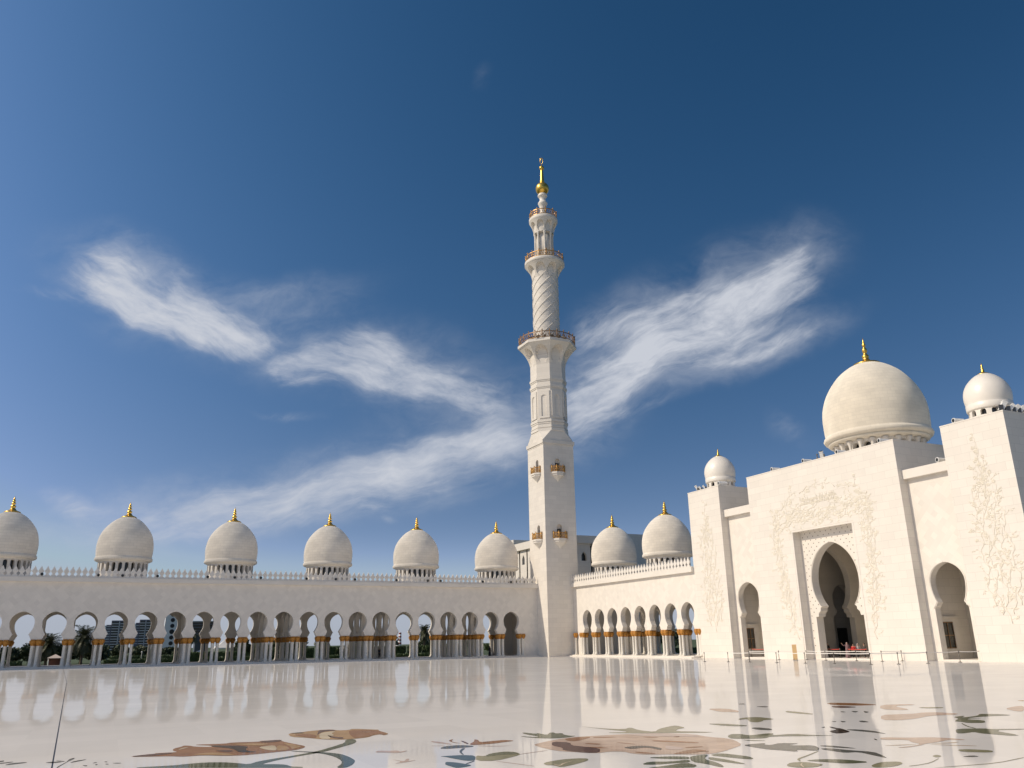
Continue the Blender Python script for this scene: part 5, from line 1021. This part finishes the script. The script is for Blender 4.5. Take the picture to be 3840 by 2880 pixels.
# pavilion, tents
def tent(loc, w, h, eave, label, wall=True):
    r = empty('tent', loc, label, 'tent'); mb = MB(); n = 4; prof = [(1.0,eave),(.72,eave+.22*(h-eave)),(.42,eave+.5*(h-eave)),(.18,eave+.8*(h-eave)),(.0,h)]
    mb.lathe([(w*p*.7071, z) for p, z in prof], 4, (0,0,0), sm=False, cap=False, rot=PI/4); mb.lathe([(w*.7071,eave-.25),(w*.7071,eave)], 4, sm=False, cap=False, rot=PI/4); mb.build('canopy', M['belt'], r)
    mb = MB()
    for sx in (-1,1):
        for sy in (-1,1): mb.tube([(sx*w/2,sy*w/2,-.4),(sx*w/2,sy*w/2,eave)], .06, 6)
    mb.build('poles', M['lampwhite'], r); return r
tent((-44.3,110,-.4), 6.2, 4.9, 2.7, 'large white peaked tent above the tall hedge'); tent((1.5,112,-.4), 7.4, 3.5, 2.3, 'wide low white tent left of the chimney'); tent((-52.6,90,-.4), 3.2, 2.3, 1.5, 'small white canopy right of the white pylon')
r = empty('pavilion', (-82.6,53,-.5), 'small open pavilion with a pale roof and dark red inside, under the left palms', 'pavilion')
mb = MB(); mb.lathe([(1.9,1.45),(1.75,1.55),(.9,1.85),(.1,2.15)], 4, sm=False, rot=PI/4); mb.build('roof', plain('pale_pink_roof', (.62,.50,.42), .7), r)
mb = MB(); mb.box(-1.1,.6,0,1.1,.8,1.45); mb.build('wall', plain('dark_red_wall', (.10,.04,.03), .8), r)
mb = MB(); 
for sx in (-1.05,1.05): mb.tube([(sx,-.9,0),(sx,-.9,1.45)], .09, 8)
mb.build('post', M['lampwhite'], r); mb = MB(); mb.box(-1.7,-1.4,-.1,1.7,1.2,.12); mb.build('base', M['lampwhite'], r)
# towers far behind
def tower(loc, w, d, h, nf, label, low):
    r = empty('apartment_tower', loc, label, 'building', 'residential towers beyond the garden'); fh = h/nf
    mb = MB(); mb.box(-w*.28,-d/2,-3,w*.5,d/2,h); mb.box(-w*.5,-d/2+1,-3,-w*.28,d/2,h*low); mb.build('wall', plain('slate_cladding', (.13,.125,.16), .5, var=.1, scale=.1), r)
    mb = MB(); mb.box(-w*.62,-d/2+.2,-3,-w*.5,d/2,h*low*.97); mb.box(w*.06,-d/2-.3,-3,w*.09,-d/2,h*.98); mb.build('white_fin', M['lampwhite'], r)
    for f in range(nf-1):
        mb = MB(); z = (f+.6)*fh
        for x0, x1 in ((-w*.26,w*.05),(w*.12,w*.48)): mb.box(x0,-d/2-1.1,z,x1,-d/2,z+fh*.22)
        if f < nf*low-1: mb.box(-w*.49,-d/2,z,-w*.3,-d/2+1,z+fh*.22)
        mb.build('balcony', M['lampwhite'], r)
    for f in range(nf-1):
        mb = MB(); z = (f+.6)*fh
        for x0, x1 in ((-w*.25,w*.04),(w*.13,w*.47)): mb.box(x0,-d/2-.05,z+fh*.3,x1,-d/2,z+fh*.9)
        mb.build('window', M['glass'], r)
    return r
tower((-60,900,0), 22, 16, 32, 12, 'left high rise tower with white balconies, pale fin and lower wing', .86); tower((-33,905,0), 17, 16, 33, 12, 'right high rise tower, dark slab with white balconies', .9)
r = empty('office_building', (-32,300,-1), 'dark flat topped office block with a narrow foot, half hidden behind arch pillars', 'building')
mb = MB(); mb.box(-5,-5,9,6,6,15); mb.box(-4,-4,6,4.5,5,9); mb.box(-2.6,-3,-2,3,4,6); mb.build('wall', plain('dark_glass_cladding', (.05,.06,.075), .3), r)
mb = MB()
for z in (10,11.4,12.8,14.2): mb.box(-5.05,-5.05,z,6.05,-5,z+.9)
mb.build('window', M['glass'], r); mb = MB(); mb.box(-5.2,-5.2,15,6.2,6.2,15.5); mb.build('roof', M['asph'], r)
r = empty('light_pylon', (-55.5,150,-.5), 'tall tapering white pylon with a column of round dark openings behind the sixth arch', 'pylon')
mb = MB(); mb.mesh([(-2.7,-1.5,0),(2.2,-1.5,0),(2.2,1.5,0),(-2.7,1.5,0),(-1.8,-1.2,20),(1.7,-1.2,20),(1.7,1.2,20),(-1.8,1.2,20)], [(3,2,1,0),(4,5,6,7),(0,1,5,4),(1,2,6,5),(2,3,7,6),(3,0,4,7)]); mb.box(-3.0,-1.8,0,2.5,1.8,.8); mb.build('shaft', M['lampwhite'], r)
for i in range(10):
    z = 2.6+1.72*i; y = -1.5+.3*z/20; mb = MB(); q = .62 if i % 3 else .72
    mb.lathe([(q,-.1),(q,.06),(q*.8,.08)], 14, sm=False); o = mb.build('round_opening', M['black'], r); o.location = (-.05-.1*z/20, y, z); o.rotation_euler.x = PI/2
r = empty('chimney', (166,600,-2), 'distant chimney banded red and white between the arches', 'chimney')
mb = MB(); mb.lathe([(1.6,-2),(1.15,14.5)], 14); mb.build('stack', M['lampwhite'], r); mb = MB()
for z in (4.5,7.3,10.1,12.9): mb.lathe([(1.62-.03*z,z),(1.58-.03*z,z+1.4)], 14)
mb.build('red_band', plain('faded_red', (.30,.10,.09), .7), r)
# van behind the columns
r = empty('van', (-36.6,78,-.4), 'white van parked facing the courtyard, half hidden behind arcade columns', 'van', None, 0)
mb = MB(); pr = [(-1.5,.35),(-1.5,1.0),(-1.2,1.25),(-.75,1.95),(2.6,2.05),(2.8,1.8),(2.8,.35)]
mb.prism([(-.85, y, z) for y, z in pr], (1.7,0,0)); mb.build('body', M['lampwhite'], r)
mb = MB(); mb.mesh([(-.72,-1.22,1.27),(.72,-1.22,1.27),(.66,-.80,1.9),(-.66,-.80,1.9)], [(0,1,2,3)]); mb.box(-.87,-.6,1.25,.87,2.4,1.8); mb.build('window', M['glass'], r)
for sx in (-.82,.82):
    for y in (-.9,2.0):
        mb = MB(); mb.lathe([(.34,-.11),(.34,.11)], 18, sm=False); w = mb.build('wheel', M['black'], r); w.location = (sx,y,.34); w.rotation_euler.y = PI/2
    mb = MB(); mb.box(sx*.75-.13,-1.53,.72,sx*.75+.13,-1.49,.9); mb.build('headlight', M['belt'], r)
mb = MB(); mb.box(-.86,-1.6,.35,.86,-1.48,.55); mb.build('bumper', M['black'], r)
mb = MB(); mb.box(-1.1,-.25,0,1.1,.25,.32); mb.box(-.9,-.2,-.3,-.6,.2,0); mb.box(.6,-.2,-.3,.9,.2,0); o = mb.build('bench', M['lampwhite']); o.location = (-40.8,20,.0); tag(o, 'low white stone bench beyond the arcade columns', 'bench')
for i, (x, y) in enumerate(((-67.4,52),(-25.4,60))):
    r = empty('lamp_post', (x, y, -.4), 'thin white lamp post in front of the %s' % ('residential towers' if i == 0 else 'garden hedges'), 'lamp post'); mb = MB(); mb.lathe([(.09,0),(.06,1.9),(.05,2.0)], 8); mb.build('post', M['lampwhite'], r)
    mb = MB(); mb.lathe([(.05,2.0),(.14,2.1),(.12,2.3),(.02,2.36)], 10); mb.build('lamp_head', M['lampwhite'], r)
# ------------------------------------------------------------------ sky, sun, camera
SUN = Vector((-1, .20, .84)).normalized()      # towards the sun
EL = math.asin(SUN.z); AZ = math.atan2(SUN.x, SUN.y)
w = bpy.data.worlds.new('World'); sc.world = w; w.use_nodes = True
N, L = w.node_tree.nodes, w.node_tree.links
for n in list(N): N.remove(n)
out = N.new('ShaderNodeOutputWorld'); bg = N.new('ShaderNodeBackground'); bg.inputs['Strength'].default_value = SKY_STRENGTH
L.new(bg.outputs[0], out.inputs['Surface'])
sky = N.new('ShaderNodeTexSky'); sky.sky_type = 'NISHITA'; sky.sun_disc = False; sky.sun_elevation = EL; sky.sun_rotation = AZ
sky.altitude = 0; sky.air_density = 1.0; sky.dust_density = SKY_DUST; sky.ozone_density = SKY_OZONE
vt = N.new('ShaderNodeTexCoord'); vs_ = N.new('ShaderNodeSeparateXYZ'); L.new(vt.outputs['Generated'], vs_.inputs[0])
vz = N.new('ShaderNodeFloatCurve'); cp = vz.mapping.curves[0]     # lifts the lookup height so that the band above the haze is already blue
for i, (x, y) in enumerate(((0,.05),(.07,.17),(.16,.35),(.45,.60),(1,1))):
    if i == 0: cp.points[0].location = (x, y)
    elif i == 4: cp.points[1 if len(cp.points) == 2 else -1].location = (x, y)
    else: cp.points.new(x, y)
vz.mapping.update(); L.new(vs_.outputs['Z'], vz.inputs['Value'])
vc = N.new('ShaderNodeCombineXYZ'); L.new(vs_.outputs['X'], vc.inputs[0]); L.new(vs_.outputs['Y'], vc.inputs[1]); L.new(vz.outputs[0], vc.inputs[2])
vn = N.new('ShaderNodeVectorMath'); vn.operation = 'NORMALIZE'; L.new(vc.outputs[0], vn.inputs[0]); L.new(vn.outputs[0], sky.inputs['Vector'])
def math_(op, a, b=None, clamp=False):
    n = N.new('ShaderNodeMath'); n.operation = op; n.use_clamp = clamp
    for i, x in enumerate((a, b)):
        if x is None: continue
        if isinstance(x, (int, float)): n.inputs[i].default_value = x
        else: L.new(x, n.inputs[i])
    return n.outputs[0]
def dot(v):
    n = N.new('ShaderNodeVectorMath'); n.operation = 'DOT_PRODUCT'; n.inputs[1].default_value = v; L.new(tc.outputs['Generated'], n.inputs[0]); return n.outputs['Value']
tc = N.new('ShaderNodeTexCoord')
# cirrus: soft streaks placed in fixed compass directions of the sky
dr, du, df = dot(AX_R), dot(AX_U), dot(AX_F)
dfc = math_('MAXIMUM', df, .05)
cu, cv = math_('DIVIDE', dr, dfc), math_('DIVIDE', du, dfc)
cb = N.new('ShaderNodeCombineXYZ'); L.new(cu, cb.inputs[0]); L.new(cv, cb.inputs[1])
# warp
wn = N.new('ShaderNodeTexNoise'); wn.inputs['Scale'].default_value = 9; wn.inputs['Detail'].default_value = 4; L.new(cb.outputs[0], wn.inputs['Vector'])
ws = N.new('ShaderNodeVectorMath'); ws.operation = 'SUBTRACT'; ws.inputs[1].default_value = (.5,.5,.5); L.new(wn.outputs['Color'], ws.inputs[0])
wm = N.new('ShaderNodeVectorMath'); wm.operation = 'MULTIPLY'; wm.inputs[1].default_value = (.05,.05,0); L.new(ws.outputs[0], wm.inputs[0])
wa = N.new('ShaderNodeVectorMath'); wa.operation = 'ADD'; L.new(cb.outputs[0], wa.inputs[0]); L.new(wm.outputs[0], wa.inputs[1])
P = wa.outputs[0]
def ell(c):
    x, y, a, b, ang, s = c
    m = N.new('ShaderNodeMapping'); m.vector_type = 'TEXTURE'; m.inputs['Location'].default_value = (x, y, 0); m.inputs['Rotation'].default_value = (0, 0, math.radians(ang)); m.inputs['Scale'].default_value = (a*1.75, b*1.75, 1)
    L.new(P, m.inputs['Vector'])
    l = N.new('ShaderNodeVectorMath'); l.operation = 'LENGTH'; L.new(m.outputs[0], l.inputs[0])
    r = N.new('ShaderNodeMapRange'); r.interpolation_type = 'SMOOTHSTEP'; r.inputs['From Min'].default_value = 0; r.inputs['From Max'].default_value = 1; r.inputs['To Min'].default_value = s; r.inputs['To Max'].default_value = 0
    L.new(l.outputs['Value'], r.inputs['Value']); return r.outputs[0]
def group_sum(cs):
    t = None
    for c in cs: e = ell(c); t = e if t is None else math_('ADD', t, e)
    return t
def streak(ang, sx, sy, seed):
    m = N.new('ShaderNodeMapping'); m.inputs['Rotation'].default_value = (0, 0, math.radians(-ang)); m.inputs['Location'].default_value = (seed, seed*.7, 0); L.new(P, m.inputs['Vector'])
    t = None
    for k, wgt, dt in ((1.0, .62, 8), (3.4, .38, 5)):
        m2 = N.new('ShaderNodeMapping'); m2.inputs['Scale'].default_value = (sx*k, sy*k, 1); L.new(m.outputs[0], m2.inputs['Vector'])
        n = N.new('ShaderNodeTexNoise'); n.inputs['Scale'].default_value = 1; n.inputs['Detail'].default_value = dt; n.inputs['Roughness'].default_value = .62; n.inputs['Distortion'].default_value = .35; L.new(m2.outputs[0], n.inputs['Vector'])
        e = math_('MULTIPLY', math_('SUBTRACT', n.outputs['Fac'], .5), wgt); t = e if t is None else math_('ADD', t, e)
    return t
def cirrus(cs, st, amt, top=1.0):
    """soft body, fibres that fray its edges"""
    e = group_sum(cs); e = math_('DIVIDE', e, math_('ADD', e, .9))
    em = math_('MULTIPLY', e, 4.0, True)
    x = math_('ADD', e, math_('MULTIPLY', math_('MULTIPLY', st, amt), em))
    r = N.new('ShaderNodeMapRange'); r.interpolation_type = 'SMOOTHSTEP'; r.inputs['From Min'].default_value = .0; r.inputs['From Max'].default_value = top; r.inputs['To Max'].default_value = .9; L.new(x, r.inputs['Value']); return r.outputs[0]
g = [cirrus(CLOUDS[:8], streak(-28, 5.5, 19, 1.3), 2.2), cirrus(CLOUDS[8:15], streak(-14, 6.5, 18, 4.1), 2.0), cirrus(CLOUDS[15:26], streak(13, 4.5, 20, 7.7), 1.7), cirrus(CLOUDS[26:41], streak(26, 5.5, 22, 2.9), 2.2), cirrus(CLOUDS[41:46], streak(20, 14, 30, 9.2), 1.0), cirrus(CLOUDS[46:], streak(5, 6, 11, 5.5), 1.2, 1.2)]
s = g[0]
for q_ in g[1:]: s = math_('ADD', s, q_)
dens = math_('MULTIPLY', s, 1.0, True)
front = N.new('ShaderNodeMapRange'); front.inputs['From Min'].default_value = .1; front.inputs['From Max'].default_value = .4; L.new(df, front.inputs['Value'])
dens = math_('MULTIPLY', dens, front.outputs[0])
sp = N.new('ShaderNodeSeparateColor'); L.new(sky.outputs[0], sp.inputs[0]); cc = N.new('ShaderNodeCombineColor')
lum = math_('MINIMUM', math_('ADD', math_('ADD', math_('MULTIPLY', sp.outputs[0], .25), math_('MULTIPLY', sp.outputs[1], .6)), math_('MULTIPLY', sp.outputs[2], .15)), 4.0)
rel = math_('DIVIDE', lum, 3.0); f0 = math_('MULTIPLY', math_('POWER', rel, SKY_K), SKY_C)
fr = math_('MINIMUM', math_('POWER', rel, SKY_R), 1.0); fg = math_('MINIMUM', math_('POWER', rel, SKY_GX), 1.0)
for i, x in enumerate((math_('MULTIPLY', f0, fr), math_('MULTIPLY', f0, fg), f0)):      # grade: deeper blue away from the sun
    L.new(math_('MINIMUM', math_('MULTIPLY', math_('MULTIPLY', sp.outputs[i], x), SKY_T[i]), SKY_MAX[i]), cc.inputs[i])
mx = N.new('ShaderNodeMix'); mx.data_type = 'RGBA'; L.new(dens, mx.inputs['Factor']); # low haze: the bottom of the sky loses colour
hl = math_('ADD', math_('ADD', math_('MULTIPLY', f0, math_('MULTIPLY', lum, HAZE_V)), 0.0), 0.0); hm = math_('MINIMUM', hl, HAZE_MAX); hc = N.new('ShaderNodeCombineColor')
for i, k_ in enumerate((.90, 1.0, 1.14)): L.new(math_('MULTIPLY', hm, k_), hc.inputs[i])
hf = math_('MULTIPLY', math_('POWER', 2.718, math_('MULTIPLY', math_('MAXIMUM', vs_.outputs['Z'], 0.0), -6.5)), HAZE_F, True)
hx = N.new('ShaderNodeMix'); hx.data_type = 'RGBA'; L.new(hf, hx.inputs['Factor']); L.new(cc.outputs[0], hx.inputs['A']); L.new(hc.outputs[0], hx.inputs['B']); L.new(hx.outputs['Result'], mx.inputs['A'])
mx.inputs['B'].default_value = (*[c*CLOUD_V for c in (.90,.945,1.05)], 1)
L.new(mx.outputs['Result'], bg.inputs['Color'])

sl = bpy.data.lights.new('sun', 'SUN'); sl.energy = SUN_E; sl.angle = math.radians(.5); sl.color = SUN_C
so = bpy.data.objects.new('sun', sl); COL.objects.link(so); so.rotation_euler = (-SUN).to_track_quat('-Z', 'Y').to_euler()
cam = bpy.data.cameras.new('camera'); co = bpy.data.objects.new('camera', cam); COL.objects.link(co); sc.camera = co
cam.sensor_width = 36; cam.lens = LENS; cam.clip_start = .1; cam.clip_end = 20000
r_, u_, f_ = Vector(AX_R), Vector(AX_U), Vector(AX_F)
co.matrix_world = Matrix(((r_.x,u_.x,-f_.x,CAM_LOC[0]),(r_.y,u_.y,-f_.y,CAM_LOC[1]),(r_.z,u_.z,-f_.z,CAM_LOC[2]),(0,0,0,1)))
sc.view_settings.view_transform = 'Standard'; sc.view_settings.look = 'None'; sc.view_settings.exposure = EXPO; sc.view_settings.gamma = 1
sc.render.resolution_x, sc.render.resolution_y = 1024, 768
sc.cycles.max_bounces = 8; sc.cycles.diffuse_bounces = 4; sc.cycles.glossy_bounces = 4
